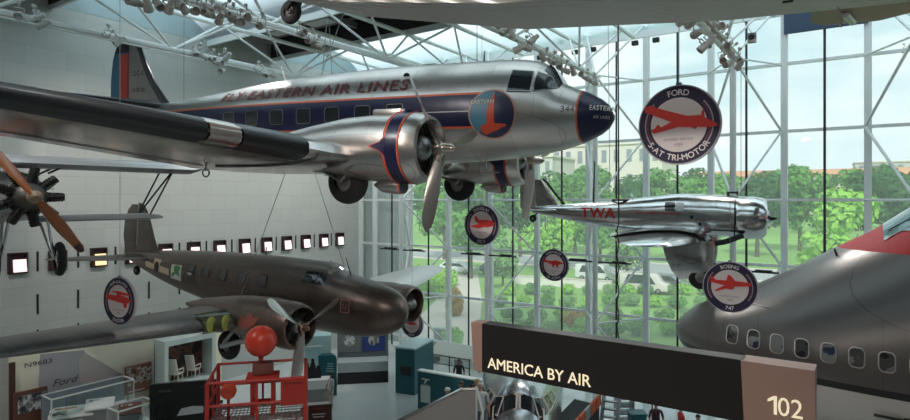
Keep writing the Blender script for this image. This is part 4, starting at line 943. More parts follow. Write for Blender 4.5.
def make_fixture(mat, k):
    t = thing('track_spotlight', 'x', 'spotlight', (0, 0, 0))
    g = G(); g.lathe([(-.22, .001), (-.2, .07), (-.02, .09), (.0, .11), (.24, .125), (.25, .11), (.12, .1), (.1, .001)], (0, 0, -.22), 'x', 16); g.obj('lamp_can', mat, t)
    g = G(); g.box((0, .13, -.12), (.04, .012, .24)); g.box((0, -.13, -.12), (.04, .012, .24)); g.box((0, 0, .0), (.04, .27, .014)); g.tube((0, 0, 0), (0, 0, .14), .02, n=8); g.obj('yoke', mat, t)
    g = G(); g.box((0, 0, .16), (.1, .1, .09)); g.obj('clamp', mat, t)
    return t
fx = {}
CLUST = [
 ('beam nearest the marble wall', -21.55, [(19, 14), (36, 17), (41, 23), (108, 36), (116, 41), (198, 52), (205, 56), (212, 58), (219, 63), (222, 70), (226, 57), (258, 70), (264, 73), (272, 74)], 1),
 ('second beam from the marble wall', -15.75, [(137, 2), (148, 6), (158, 3), (167, 8), (176, 4), (186, 8), (196, 11), (204, 6), (211, 14), (218, 18), (226, 11), (233, 16), (240, 22), (247, 17), (262, 25), (300, 33), (312, 40), (318, 46)], 0),
 ('third beam, above the airliner cockpit', -9.85, [(496, 23), (505, 30), (518, 49), (526, 47), (545, 57), (553, 61), (560, 64), (566, 70), (573, 72), (580, 74), (587, 78), (594, 82), (530, 40), (512, 34)], 0),
 ('beam end near the blue shade', -3.97, [(683, 19), (690, 22), (698, 32), (706, 42), (712, 22), (718, 28), (724, 36), (728, 44), (733, 52), (738, 58), (722, 58), (727, 64), (738, 66), (700, 47)], 0),
 ('beam at the far right edge', 1.93, [(905, 50)], 0)]
for nm, x, pts, k in CLUST:
    for i, (px, py) in enumerate(pts):
        p = on_x(px, py, x); p.z += .2
        r = (rnd.uniform(-.3, .3), rnd.uniform(-.1, .9), rnd.uniform(0, 6.28))
        lab = '%s can spotlight clamped in the cluster on the %s' % ('white' if k else 'beige grey', nm)
        if k not in fx:
            fx[k] = make_fixture(FIXW if k else FIXM, k); o = fx[k]; o.location = p; o.rotation_euler = r; o['label'] = lab; o['group'] = 'spotlights on the ' + nm
        else: dup(fx[k], p, r, lab, 'spotlights on the ' + nm)
# small floods on the rail over the glass
first = None
for i, px in enumerate((470, 492, 540, 575, 593, 635, 656)):
    p = on_y(px, 30, GLASS_Y - .45); p.z = 17.1; lab = 'small black flood lamp on the rail above the glass wall'
    if not first:
        first = thing('flood_lamp', lab, 'spotlight', p, group='flood lamps over the glass'); g = G(); g.box((0, 0, 0), (.3, .22, .22)); g.obj('lamp_body', BLACK, first, bevel=.03); g = G(); g.tube((0, .05, 0), (0, .36, 0), .03); g.obj('bracket', BLACK, first)
    else: dup(first, p, None, lab, 'flood lamps over the glass')
t = thing('loudspeaker', 'grey loudspeaker box hanging beside the cluster of spotlights near the blue shade', 'speaker', at(752, 38, 22))
g = G(); g.box((0, 0, 0), (.28, .25, .36)); b = g.obj('speaker_cabinet', STEEL, t, bevel=.03); g = G(); g.lathe([(0, .001), (0, .11)], (0, -.13, 0), 'y', 18); g.obj('speaker_cone', BLACK, b); g = G(); g.tube((0, 0, .17), (-.5, 0, 1.1), .012, n=6); g.obj('speaker_bracket', CABLE, t)
# suspension cables
def cable(a, b, label, r=.010, name='suspension_cable', m=CABLE):
    g = G(); g.tube(a, b, r, n=6); return tag(g.obj(name, m), label, 'cable')
cable(at(236, 309, 16.9), at(344, 12, 18.2), 'thin steel cable from the brown near engine up behind the silver wing')
cable(at(350, 284, 19), at(264, 12, 19.5), 'thin steel cable rising from behind the brown cockpit')
cable(at(322, 79, 18.2), at(327, 18, 18.6), 'thin steel cable above the airliner roof, left of its pair'); cable(at(332, 78, 18.2), at(329, 18, 18.6), 'thin steel cable above the airliner roof, right of its pair')
cable(at(477, 62, 14.7), at(477, 8, 15.2), 'thin steel cable rising from the airliner roof behind its cockpit')
cable(at(184, 105, 21), at(184, 20, 21.5), 'thin dark cable rising from the airliner tail')
cable(at(610, 196, 18.6), at(608, 8, 18.9), 'thin cable holding the polished monoplane by its tail'); cable(at(741, 196, 18.9), at(741, 66, 19), 'thin cable holding the polished monoplane by its nose')
t = thing('hanging_hoist_chain', 'black hoist chain hanging in front of the polished fuselage', 'chain', at(618, 345, 16.5))
z1 = 15.2 - t.location.z; g = G(); pts = [Vector((.03 * math.sin(i * 1.7), 0, i * .18)) for i in range(20)]; g.path(pts, .018, 5); g.obj('chain_tail', BLACK, t); g = G(); g.tube(pts[-1], (0, 0, z1), .022, n=6); g.obj('chain_line', BLACK, t)
# ------------------------------------------------------------------ red platform with the ball
def red_platform():
    c = at(260, 400, 15.1); dz = 4.05
    t = thing('red_platform', 'red steel railed platform on legs under the red ball', 'platform', (c.x, c.y, 0), (0, 0, math.radians(48)))
    R1 = M('red enamel', (.46, .03, .02), .45); R2 = M('deep red enamel', (.22, .015, .012), .5)
    W, D = 2.25, 1.7; x0, x1, y0, y1 = -W / 2, W / 2, -D / 2, D / 2
    g = G(); g.box((0, 0, dz - .1), (W, .08, .12)); 
    for a, b in (((x0, y0), (x1, y0)), ((x1, y0), (x1, y1)), ((x1, y1), (x0, y1)), ((x0, y1), (x0, y0))): g.tube((*a, dz - .06), (*b, dz - .06), .05)
    for k in range(24): g.box((x0 + W * (k + .5) / 24, 0, dz - .01), (.018, D, .03))
    for k in range(9): g.box((0, y0 + D * (k + .5) / 9, dz - .01), (W, .018, .02))
    g.obj('grating_deck', M('grey grating', (.32, .24, .23), .5, .5), t)
    for x, y in ((x0, y0), (x1, y0), (x1, y1), (x0, y1)):
        g = G(); g.tube((x, y, 0), (x, y, dz + 1.1), .05, n=10); g.obj('corner_post', R1, t)
    for a, b in (((x0, y0), (x1, y0)), ((x1, y0), (x1, y1)), ((x1, y1), (x0, y1)), ((x0, y1), (x0, y0))):
        g = G()
        for z in (dz + 1.1, dz + .55): g.tube((*a, z), (*b, z), .035)
        g.tube(((a[0] + b[0]) / 2, (a[1] + b[1]) / 2, dz), ((a[0] + b[0]) / 2, (a[1] + b[1]) / 2, dz + 1.1), .03)
        g.tube((*a, 0.2), (*b, dz - .1), .03); g.tube((*b, 0.2), (*a, dz - .1), .03); g.obj('guard_rail', R1, t)
    g = G(); g.box((x1 - .28, y0 + .02, dz + .78), (.58, .16, .66)); bx = g.obj('red_box', M('bright red box', (.42, .03, .018), .45), t, bevel=.02)
    g = G(); g.box((x1 - .28, y0 - .07, dz + 1.0), (.44, .02, .05)); g.obj('box_latch', R2, bx)
    g = G(); g.box((-.18, .1, dz + .45), (.1, .4, .9)); g.box((.32, .1, dz + .45), (.1, .4, .9)); g.box((.07, .1, dz + .92), (.8, .55, .12)); g.box((.07, .1, dz + .3), (.5, .1, .08)); g.obj('pedestal', R1, t, bevel=.015)
    g = G(); g.box((.07, .1, dz + 1.14), (.5, .36, .3)); g.obj('lamp_drum', M('dull red drum', (.2, .06, .05), .5), t, bevel=.04)
    g = G(); g.lathe([(-.14, .001), (-.14, .15), (-.05, .19), (.06, .19), (.14, .12), (.14, .001)], (-.72, -.3, dz + .72), 'y', 24); l = g.obj('round_lantern', ORANGE_RED, t)
    g = G(); g.tube((-.72, -.3, dz), (-.72, -.3, dz + .55), .035); g.obj('lantern_post', R2, l)
    g = G(); b = at(261, 341, 15.1); r = Matrix.Rotation(-math.radians(48), 3, 'Z') @ (b - Vector((c.x, c.y, 0)))
    g.ball(r, .395, 24); ball = g.obj('red_ball', M('glossy red ball', (.62, .045, .02), .35, coat=.2), t)
    g = G(); g.tube((r.x, r.y, r.z - .38), (r.x, r.y, dz + 1.35), .06); g.obj('ball_post', R1, ball)
red_platform()

# ------------------------------------------------------------------ exhibits along the marble wall
PH = [mosaic('photo print %d' % i, c, s, .4, i * 3.1) for i, (c, s) in enumerate((
    ([(.05, .03, .025), (.3, .27, .25), (.12, .06, .04), (.6, .58, .55)], 3.2), ([(.03, .03, .035), (.2, .2, .2), (.55, .55, .54), (.09, .09, .1)], 3.0),
    ([(.12, .04, .02), (.25, .1, .06), (.5, .45, .4), (.05, .03, .03)], 3.5), ([(.3, .32, .33), (.6, .62, .6), (.15, .12, .1), (.7, .7, .68)], 3.0), ([(.35, .16, .03), (.1, .05, .03), (.5, .3, .1), (.2, .1, .05)], 4.0)))]
def wpt(px, py, x): p = on_x(px, py, x); return (p.y, p.z)
EX_X = -27.1
a, b = wpt(12, 360, EX_X), wpt(222, 330, EX_X)
t = thing('exhibit_wall', 'tall cream exhibit wall with grey aeroplane tail graphic and old script lettering', 'exhibit', (EX_X - .2, (a[0] + b[0]) / 2, 0))
TOPZ = 3.55; oy = t.location.y
g = G(); g.box((0, 0, TOPZ / 2), (.3, b[0] - a[0], TOPZ)); pn = g.obj('back_panel', M('cream exhibit board', (.85, .78, .62), .6), t)
def relief(name, pts, m, off, par=None): 
    g = G(); g.prism([wpt(p, q, EX_X - .05) for p, q in pts], lambda y, z, q: Vector((.15 + off + q, y - oy, z)), 0, .012); return g.obj(name, m, par or pn)
LIL = M('lilac grey print', (.40, .38, .40), .6); LIL2 = M('warm grey print', (.46, .41, .40), .6)
gr = relief('tail_graphic', [(40, 354), (84, 350), (90, 368), (112, 384), (150, 371), (205, 347), (212, 352), (150, 378), (46, 406), (38, 404)], LIL, .002)
relief('rudder_graphic', [(78, 362), (84, 352), (128, 378), (90, 388), (80, 384)], LIL2, .016, gr)
inkb = M('dark print ink', (.06, .05, .05), .6)
y0, z0 = wpt(53, 387, EX_X); g = G(); put_text(g, 'Ford', .40, lambda p, q: Vector((.185, y0 - oy + p, z0 + q)), .0, .3, width=.95, align='l'); g.obj('lettering', inkb, gr)
y1, z1 = wpt(25, 365, EX_X); g = G(); put_text(g, 'N9683', .26, lambda p, q: Vector((.172, y1 - oy + p, z1 - .12 + q)), .0, width=.95, align='l'); g.obj('lettering', inkb, gr)
def board(px0, px1, x, z0, z1, mats, label, photo=None, name='exhibit_panel', cat='panel', th=.12, lines=3):
    """upright printed board parallel to the marble wall"""
    a, b = on_x(px0, 380, x), on_x(px1, 380, x); y = (a.y + b.y) / 2; w = b.y - a.y
    t = thing(name, label, cat, (x, y, 0)); g = G(); g.box((0, 0, (z0 + z1) / 2), (th, w, z1 - z0)); bd = g.obj('board', mats, t, bevel=.015)
    if z0 > .3:
        for s in (-1, 1): g = G(); g.tube((0, s * w * .4, 0), (0, s * w * .4, z0 + .1), .04); g.obj('leg', STEEL, t)
    if photo:
        m, fy0, fy1, fz0, fz1 = photo; h = z1 - z0
        g = G(); g.box((th / 2 + .01, w * ((fy0 + fy1) / 2 - .5), z0 + h * (fz0 + fz1) / 2), (.02, w * (fy1 - fy0), h * (fz1 - fz0))); g.obj('photo', m, bd)
    for k in range(lines):
        g = G(); g.box((th / 2 + .006, -w * .1, z0 + .12 + k * .11), (.008, w * (.6 - .08 * k), .035)); g.obj('text_line', CREAM, bd)
    return t
board(13, 47, -26.6, 0, 2.15, BROWN, 'brown information board with a flying boat photograph at the lower left corner', (PH[1], .12, .95, .62, .93))
board(9, 15, -26.75, 0, 3.3, M('dark brown post', (.07, .025, .015), .5), 'tall narrow dark brown end panel of the cream exhibit wall', lines=0)
board(125, 152, -26.75, .9, 2.15, M('russet panel', (.25, .1, .07), .5), 'russet panel with a landscape photograph left of the white seat display', (PH[2], .04, .96, .3, .95), lines=1)
board(152, 164, -26.65, 1.1, 2.3, WHITEP, 'narrow white caption panel beside the russet panel', (PH[3], .1, .9, .4, .9), lines=1)
def vitrine(px0, px1, x, dp, z0, z1, label, items, back=BLACK):
    a, b = on_x(px0, 385, x), on_x(px1, 385, x); y = (a.y + b.y) / 2; w = b.y - a.y
    t = thing('display_case', label, 'display case', (x, y, 0))
    g = G(); g.box((0, 0, z0 / 2), (dp, w, z0)); g.obj('plinth', WHITEP, t, bevel=.02)
    g = G(); g.box((-dp / 2 + .03, 0, (z0 + z1) / 2), (.05, w, z1 - z0)); g.obj('back_board', back, t)
    g = G()
    for sy in (-1, 1):
        for sx in (-1, 1): g.box((sx * (dp / 2 - .02), sy * (w / 2 - .02), (z0 + z1) / 2), (.04, .04, z1 - z0))
        g.box((0, sy * (w / 2 - .02), z1), (dp, .05, .05))
    g.box((dp / 2 - .02, 0, z1), (.05, w, .05)); g.box((-dp / 2 + .02, 0, z1), (.05, w, .05)); g.obj('case_frame', WHITEP, t)
    g = G(); g.box((dp / 2 - .01, 0, (z0 + z1) / 2), (.015, w - .08, z1 - z0 - .06)); g.obj('glass_pane', CASEGLASS, t)
    for k, (fy, fx_, kind, m) in enumerate(items):
        g = G(); p = Vector((fx_ * dp, (fy - .5) * w, z0))
        if kind == 'model':
            g.lathe([(-.32, .001), (-.28, .04), (0, .07), (.25, .05), (.3, .01)], p + Vector((0, 0, .3)), 'y', 12); g.box(p + Vector((0, .05, .31)), (.7, .13, .02)); g.box(p + Vector((0, -.27, .33)), (.25, .08, .02)); g.tube(p, p + Vector((0, 0, .28)), .012); nm, lb, ct = 'model_airplane', 'small model airplane inside the ' + label, 'model'
        elif kind == 'book':
            g.hexa([p + Vector(q) for q in ((.2, -.22, .05), (.2, .22, .05), (-.15, .22, .25), (-.15, -.22, .25))], [p + Vector(q) for q in ((.21, -.22, .09), (.21, .22, .09), (-.14, .22, .29), (-.14, -.22, .29))]); nm, lb, ct = 'print', 'slanted print inside the ' + label, 'print'
        else:
            g.lathe([(0, .12), (.04, .13), (.1, .07), (.28, .1), (.34, .06), (.36, .001)], p, 'z', 16, (1, 0)); nm, lb, ct = 'instrument', 'small instrument inside the ' + label, 'instrument'
        tag(g.obj(nm, m, loc=(x, y, 0)), lb[:110], ct)
    return t
vitrine(46, 129, -25.7, .9, .95, 1.95, 'long glass case under the script lettering', [(.12, .1, 'model', STEEL)] and [(.14, .05, 'model', STEEL), (.42, .1, 'book', PH[4]), (.75, .0, 'instrument', STEEL)], M('blue grey case lining', (.2, .23, .26), .6))
vitrine(112, 150, -23.6, .9, .75, 1.5, 'smaller glass case left of the black panel', [(.35, .1, 'book', PH[2]), (.75, .1, 'instrument', CHROME)], M('pale case lining', (.4, .42, .42), .6))
def desk(px, py, d, w, label, ph, m=WHITEP):
    p = at(px, py, d); t = thing('reading_rail', label, 'panel', (p.x, p.y, 0), (0, 0, math.radians(60)))
    z = p.z
    g = G(); g.hexa([(-w / 2, -.35, z - .12), (w / 2, -.35, z - .12), (w / 2, .3, z + .1), (-w / 2, .3, z + .1)], [(-w / 2, -.35, z - .06), (w / 2, -.35, z - .06), (w / 2, .3, z + .16), (-w / 2, .3, z + .16)]); b = g.obj('sloped_top', m, t)
    g = G(); g.hexa([(-w * .4, -.28, z - .055), (w * .1, -.28, z - .055), (w * .1, .22, z + .125), (-w * .4, .22, z + .125)], [(-w * .4, -.28, z - .045), (w * .1, -.28, z - .045), (w * .1, .22, z + .135), (-w * .4, .22, z + .135)]); g.obj('photo', ph, b)
    g = G(); g.box((0, 0, (z - .1) / 2), (w * .8, .25, z - .1)); g.obj('base', STEEL, t)
desk(72, 412, 23.2, 1.5, 'sloped reading rail with an orange print at the bottom, left of centre case', PH[4])
desk(100, 404, 23.6, 1.0, 'sloped white reading rail in front of the long glass case', PH[3])
desk(130, 409, 23.0, .8, 'brown sloped reading rail in front of the smaller glass case', PH[2], BROWN)
# white boxed display with two white seats
p0, p1 = on_x(164, 380, -25.6), on_x(215, 370, -25.6); w = p1.y - p0.y
t = thing('seat_display_case', 'white boxed display with two white wicker seats against a dark picture', 'display case', (-26.0, (p0.y + p1.y) / 2, 0))
z0, z1 = 1.15, 2.95; FRM = M('pale mint laminate', (.58, .66, .64), .4)
g = G(); g.box((0, 0, z0 / 2), (.9, w, z0)); g.box((0, 0, z1 + .12), (.9, w, .24)); g.box((0, -w / 2 + .09, (z0 + z1) / 2), (.9, .18, z1 - z0)); g.box((0, w / 2 - .09, (z0 + z1) / 2), (.9, .18, z1 - z0)); g.obj('case_box', FRM, t)
g = G(); g.box((-.4, 0, (z0 + z1) / 2), (.06, w, z1 - z0)); g.obj('back_picture', mosaic('dark cabin picture', [(.012, .011, .01), (.03, .02, .015), (.16, .05, .03), (.02, .02, .02)], 1.4, .5), t)
SEATM = M('white wicker', (.72, .68, .6), .6)
for s, nm in ((-1, 'left'), (1, 'right')):
    y = s * w * .17 + (p0.y + p1.y) / 2; X = -26.05
    q = thing('wicker_seat', 'white wicker seat in the boxed display, ' + ('nearer the cream wall' if s < 0 else 'nearer the red platform'), 'seat', (X, y, z0), (0, 0, .5))
    g = G(); g.box((0, 0, .38), (.45, .42, .07)); g.obj('seat', SEATM, q, bevel=.02)
    g = G(); g.box((-.02, -.26, .75), (.44, .06, .75), Euler((.25, 0, 0)).to_matrix()); g.obj('backrest', SEATM, q, bevel=.02)
    for k in (-1, 1):
        g = G(); g.tube((k * .23, -.2, .6), (k * .23, .22, .58), .03); g.tube((k * .23, .22, .58), (k * .23, .2, .36), .025); g.obj('armrest', SEATM, q)
        for l in (-1, 1): g = G(); g.tube((k * .19, l * .17, .36), (k * .2, l * .2, 0), .025); g.obj('leg', SEATM, q)
# black panel with cut out skyline
a, b = at(150, 384, 22), at(218, 380, 22.6); d = (b - a); yw = math.atan2(d.y, d.x); w = d.length; zt = a.z
t = thing('black_exhibit_panel', 'wide black exhibit panel with a jagged silhouette strip, left of the red platform', 'panel', ((a.x + b.x) / 2, (a.y + b.y) / 2, 0), (0, 0, yw))
g = G(); g.box((0, 0, zt / 2), (w, .15, zt)); bd = g.obj('board', M('gloss black panel', (.012, .011, .011), .3), t)
g = G(); put_text(g, 'AIRLINES', .11, lambda p, q: Vector((-w * .28 + p, -.08, zt - .32 + q)), .0); g.obj('lettering', M('grey print', (.2, .2, .2), .5), bd)
g = G(); put_text(g, 'THE EARLY YEARS', .07, lambda p, q: Vector((w * .33 + p, -.08, zt - .24 + q)), .0); g.obj('lettering', M('dim grey print', (.12, .12, .12), .5), bd)
g = G(); g.prism([(-.25, zt - 1.25), (.75, zt - 1.2), (.95, zt - .98), (.3, zt - .92), (-.1, zt - .98)], lambda p, q, r: Vector((p, -.076 - r, q)), 0, .01); g.obj('white_shape', WHITEP, bd)
for x0 in (-.95, .78):
    for k in range(7):
        g = G(); h = zt - .95 + .12 * math.sin(k * 2.3); g.tube((x0 + k * .1 - .1, -.1, zt - 1.4), (x0 + k * .1 - .1 + .04, -.1, h), .05, .012, 8); g.ball((x0 + k * .1 - .06, -.1, h), .06, 6); g.obj('silhouette_figure', BLACK, bd)

# ------------------------------------------------------------------ teal exhibits in the middle
def facing(px, d): return YAW + math.atan2(-(px - 455), FPX) * 1.0
p = gnd(363, 382); yw = facing(363, 31)
t = thing('picture_display', 'wide display with grey and blue oval picture panels over a black base', 'exhibit', (p.x, p.y, 0), (0, 0, yw))
g = G(); g.box((0, .35, .3), (2.6, 1.2, .6)); g.obj('base', BLACK, t)
g = G(); g.box((0, .3, .85), (2.6, 1.1, .5)); g.obj('case', M('case with pale prints', (.36, .4, .4), .4), t)
g = G(); g.box((0, .95, 1.35), (2.7, .12, 2.7)); bk = g.obj('back_board', M('grey board', (.13, .16, .17), .5), t)
for x, m, r in ((-.72, M('grey picture field', (.17, .18, .18), .5), PH[3]), (.58, M('blue picture field', (.035, .06, .25), .5), PH[1])):
    g = G(); g.box((x, .87, 1.95), (1.2, .04, 1.15)); f = g.obj('picture_panel', m, bk)
    g = G(); g.lathe([(0, .001), (0, .30)], (x, .845, 1.98), 'y', 24); g.obj('oval_picture', r, f)
g = G(); g.box((0, -.02, .88), (2.5, .03, .42)); g.obj('glass_pane', CASEGLASS, t)
p = gnd(404, 394); yw = math.radians(12)
t = thing('teal_cabinet', 'teal cabinet with glazed left side and pale top beside the picture display', 'cabinet', (p.x, p.y, 0), (0, 0, yw))
g = G(); g.box((.05, 1.1, 1.1), (1.05, 2.2, 2.2)); cb = g.obj('cabinet_body', TEAL, t); g = G(); g.box((.05, 1.1, 2.24), (1.1, 2.25, .08)); g.obj('cabinet_top', M('pale teal top', (.45, .6, .62), .3), t)
g = G(); g.box((-.49, 1.1, 1.3), (.03, 2.0, 1.5)); g.obj('glass_side', M('grey reflecting glazing', (.16, .2, .21), .1, coat=.5), cb)
g = G(); g.box((.1, -.01, 1.15), (.55, .03, .42)); g.obj('dark_picture', BLACK, cb)
g = G(); g.box((.05, 1.1, .05), (1.0, 2.1, .1)); g.obj('base', STEEL, t)
p0, p1 = gnd(418, 408), None
t = thing('teal_barrier_wall', 'low teal exhibit wall with white notice behind the queue of visitors', 'panel', (p0.x, p0.y, 0), (0, 0, math.radians(6)))
g = G(); g.box((2.3, .1, .85), (4.6, .25, 1.7)); bw = g.obj('board', TEAL, t); g = G(); g.box((2.3, .1, 1.72), (4.65, .32, .06)); g.obj('cap_rail', M('pale cap', (.6, .68, .68), .4), t)
g = G(); g.box((.42, -.035, .7), (.5, .02, .75)); nt_ = g.obj('notice', M('notice paper', (.5, .6, .58), .5), bw)
g = G(); g.box((.42, -.03, 1.38), (.42, .012, .05)); g.box((.42, -.03, 1.28), (.08, .012, .2), Euler((0, .5, 0)).to_matrix()); g.obj('airplane_emblem', WHITEP, bw)
g = G(); put_text(g, 'PIONEERS', .1, lambda a, b: Vector((.42 + a, -.03, 1.08 + b))); g.obj('lettering', WHITEP, bw)
# kiosk group behind the propeller
p = gnd(328, 396); t = thing('teal_kiosk_panel', 'tall teal kiosk panel with rounded corner behind the white shirted visitor', 'panel', (p.x, p.y, 0), (0, 0, facing(328, 28)))
g = G(); g.prism([(-.45, 0), (.42, 0), (.42, 1.75), (.38, 1.9), (.28, 1.98), (-.45, 1.98)], lambda a, b, q: Vector((a, q, b)), 0, .14); kb = g.obj('board', TEAL, t)
for k in range(4): g = G(); g.box((.1, -.006, 1.2 + .12 * k), (.4 - .05 * k, .01, .04)); g.obj('text_line', M('pale teal print', (.25, .42, .42), .5) if k == 0 else bpy.data.materials['pale teal print'], kb)
p = gnd(316, 400); t = thing('white_counter', 'white counter with dark figure cut outs standing on it', 'counter', (p.x, p.y, 0), (0, 0, facing(316, 26)))
g = G(); g.box((0, 0, .3), (1.3, .6, .6)); g.obj('counter_base', STEEL, t); g = G(); g.box((0, -.02, .82), (1.4, .66, .44)); g.obj('counter_top', WHITEP, t, bevel=.02)
for k, (x, h) in enumerate(((-.4, .75), (-.15, .95), (.1, .6))):
    g = G(); q = Vector((x, 0, 1.04)); g.prism([(-.14, 0), (.14, 0), (.16, h * .45), (.1, h * .72), (.07, h * .8), (.08, h * .95), (0, h), (-.08, h * .95), (-.07, h * .8), (-.1, h * .72), (-.16, h * .45)], lambda a, b, r: q + Vector((a, r, b)), -.03, .03)
    tag(g.obj('figure_cutout', BLACK, loc=(p.x, p.y, 0), rot=(0, 0, facing(316, 26))), 'black figure cut out on the white counter, ' + ('nearest the propeller', 'tallest of the three', 'shortest of the three')[k], 'cutout')
p = at(318, 345, 30); t = thing('pale_teal_tower', 'pale teal glazed exhibit tower behind the brown propeller', 'exhibit', (p.x, p.y, 0), (0, 0, facing(318, 30)))
g = G(); g.box((0, .5, 1.3), (1.3, 1, 2.6)); tb = g.obj('tower_body', M('pale teal panel', (.30, .46, .47), .35), t); g = G(); g.box((.45, -.02, .9), (.6, .04, 1.6)); g.obj('dark_panel', TEAL, tb); g = G(); g.box((-.2, -.03, 2.1), (.8, .03, .06)); g.obj('shelf_line', WHITEP, tb)
p = gnd(320, 432); t = thing('brown_label_stand', 'red brown label stand with orange edge at the bottom beside the red platform', 'sign', (p.x, p.y, 0), (0, 0, facing(320, 24)))
g = G(); g.box((0, 0, .55), (.95, .12, 1.15)); lb = g.obj('board', M('red brown label', (.10, .025, .018), .45), t, bevel=.02); g = G(); g.box((-.5, 0, .55), (.1, .16, 1.17)); g.obj('orange_edge', M('orange edge', (.5, .2, .05), .45), t)
g = G(); put_text(g, 'PLANE', .13, lambda a, b: Vector((-.1 + a, -.066, .95 + b))); g.obj('lettering', ORANGE_RED, lb)
for k in range(2): g = G(); g.box((-.05, -.064, .76 - .11 * k), (.55 - .1 * k, .008, .045)); g.obj('text_line', CREAM, lb)
# pale bench, barrier and desk before the window
p = gnd(447, 364); t = thing('long_white_bench', 'long low white bench standing before the glass wall', 'bench', (p.x, p.y, 0), (0, 0, 0))
g = G(); g.hexa([(-1.0, -.4, .45), (2.6, -.4, .45), (2.6, .45, .45), (-1.0, .45, .45)], [(-1.0, -.35, .62), (2.6, -.35, .62), (2.6, .5, 1.15), (-1.0, .5, 1.15)]); g.obj('sloped_top', M('pale grey laminate', (.52, .56, .52), .5), t, bevel=.03)
for x in (-.8, .8, 2.4): g = G(); g.box((x, 0, .23), (.1, .7, .46)); g.obj('leg', STEEL, t)
p = gnd(430, 372); t = thing('rail_barrier', 'black rail barrier on thin posts in front of the white bench', 'barrier', (p.x, p.y, 0), (0, 0, math.radians(4)))
for x in (0, 1.25, 2.5): g = G(); g.tube((x, 0, 0), (x, 0, 1.05), .03); g.lathe([(0, .16), (.02, .16), (.03, .02)], (x, 0, 0), 'z', 16, (1, 1)); g.obj('post', DARK_ROD, t)
g = G(); g.tube((0, 0, 1.0), (2.5, 0, 1.0), .03); g.tube((0, 0, .55), (2.5, 0, .55), .02); g.obj('rail', DARK_ROD, t)
# ramp up to the propliner door
a, b = at(402, 421, 17.6), at(462, 391, 17.6); d = b - a; yw = math.atan2(d.y, d.x); w = math.hypot(d.x, d.y); DK_ = 2.15
t = thing('boarding_ramp', 'grey beige boarding ramp with sloping solid side carrying the queue of visitors', 'ramp', (a.x, a.y, 0), (0, 0, yw))
g = G(); g.prism([(-.6, 0), (w + .4, 0), (w + .4, b.z), (w, b.z), (0, a.z), (-.6, a.z - .28)], lambda p, q, r: Vector((p, r, q)), 0, .1); g.obj('side_panel', M('grey beige panel', (.30, .27, .255), .5), t)
g = G(); g.path([(-.6, .05, a.z - .24), (0, .05, a.z + .04), (w, .05, b.z + .04), (w + .4, .05, b.z + .04)], .045, 8); g.obj('handrail', CHROME, t)
g = G(); g.box((w / 2 - .1, .87, DK_ / 2), (w + .6, 1.5, DK_)); g.obj('ramp_deck', STEEL, t)
g = G(); p = Vector((w + .42, .05, 0)); g.path([p, p + Vector((0, 0, b.z + .1)), p + Vector((.2, .0, b.z - .6)), p + Vector((.2, 0, 0))], .04, 8); g.obj('end_rail', WHITEP, t)
# right of the propliner: orange striped boarding steps and shelves
a, b = at(574, 424, 19.5), at(602, 393, 21.0); d = b - a; yw = math.atan2(d.y, d.x); w = math.hypot(d.x, d.y)
t = thing('boarding_steps', 'boarding steps with orange and grey striped side panels below the dark sign', 'steps', (a.x, a.y, 0), (0, 0, yw))
OR = M('orange panel', (.55, .09, .03), .5)
for k in range(5):
    x0, x1 = w * k / 5, w * (k + 1) / 5; z0_, z1_ = a.z + (b.z - a.z) * k / 5, a.z + (b.z - a.z) * (k + 1) / 5
    g = G(); g.hexa([(x0, 0, z0_ - .4), (x1 - .05, 0, z1_ - .4), (x1 - .05, .08, z1_ - .4), (x0, .08, z0_ - .4)], [(x0, 0, z0_), (x1 - .05, 0, z1_), (x1 - .05, .08, z1_), (x0, .08, z0_)]); g.obj('side_panel', OR if k != 2 else STEEL, t)
g = G(); g.prism([(0, 0), (w, 0), (w, b.z - .45), (0, a.z - .45)], lambda p, q, r: Vector((p, r, q)), .1, 1.1); g.obj('stair_body', BLACK, t)
for k, (px0, px1) in enumerate(((604, 618),)):
    a, b = at(604, 432, 20.5), at(612, 394, 21.8); d = b - a; yw = math.atan2(d.y, d.x); w = math.hypot(d.x, d.y)
    t = thing('ladder_stand', 'grey metal ladder stand leaning right of the orange striped steps', 'ladder', (a.x, a.y, 0), (0, 0, yw))
    g = G()
    for y in (-.28, .28): g.tube((0, y, 0), (w, y, b.z), .07)
    g.obj('rail', M('blue grey metal', (.25, .29, .32), .5, .4), t)
    for q in range(9):
        g = G(); f = (q + 1) / 10; g.box((w * f, 0, b.z * f), (.16, .56, .05)); g.obj('tread', STEEL, t)
p = at(624, 396, 22.5); t = thing('shelf_rack', 'grey rack of flat shelves between the ladder and the teal crate', 'rack', (p.x, p.y, 0), (0, 0, YAW))
for x in (-.3, .3): g = G(); g.box((x, 0, p.z / 2), (.05, .5, p.z)); g.obj('upright', STEEL, t)
for k in range(7): g = G(); g.box((0, 0, .3 + k * (p.z - .35) / 6), (.62, .5, .05)); g.obj('shelf', M('grey shelf', (.3, .33, .36), .5) if k == 0 else bpy.data.materials['grey shelf'], t)
p = at(637, 412, 21.5); t = thing('teal_crate', 'teal crate under the dark sign beside the shelves', 'crate', (p.x, p.y, 0), (0, 0, YAW))
g = G(); g.box((0, 0, p.z / 2), (.55, .5, p.z)); c_ = g.obj('crate_body', TEAL, t, bevel=.02); g = G(); g.box((0, 0, p.z - .03), (.6, .55, .08)); g.obj('crate_lid', TEAL, t)
a, b = at(632, 399, 22.8), at(652, 402, 22.8)
t = thing('portal_frame', 'thin brass door frame standing under the dark sign', 'frame', ((a.x + b.x) / 2, (a.y + b.y) / 2, 0), (0, 0, YAW)); w = (b - a).length
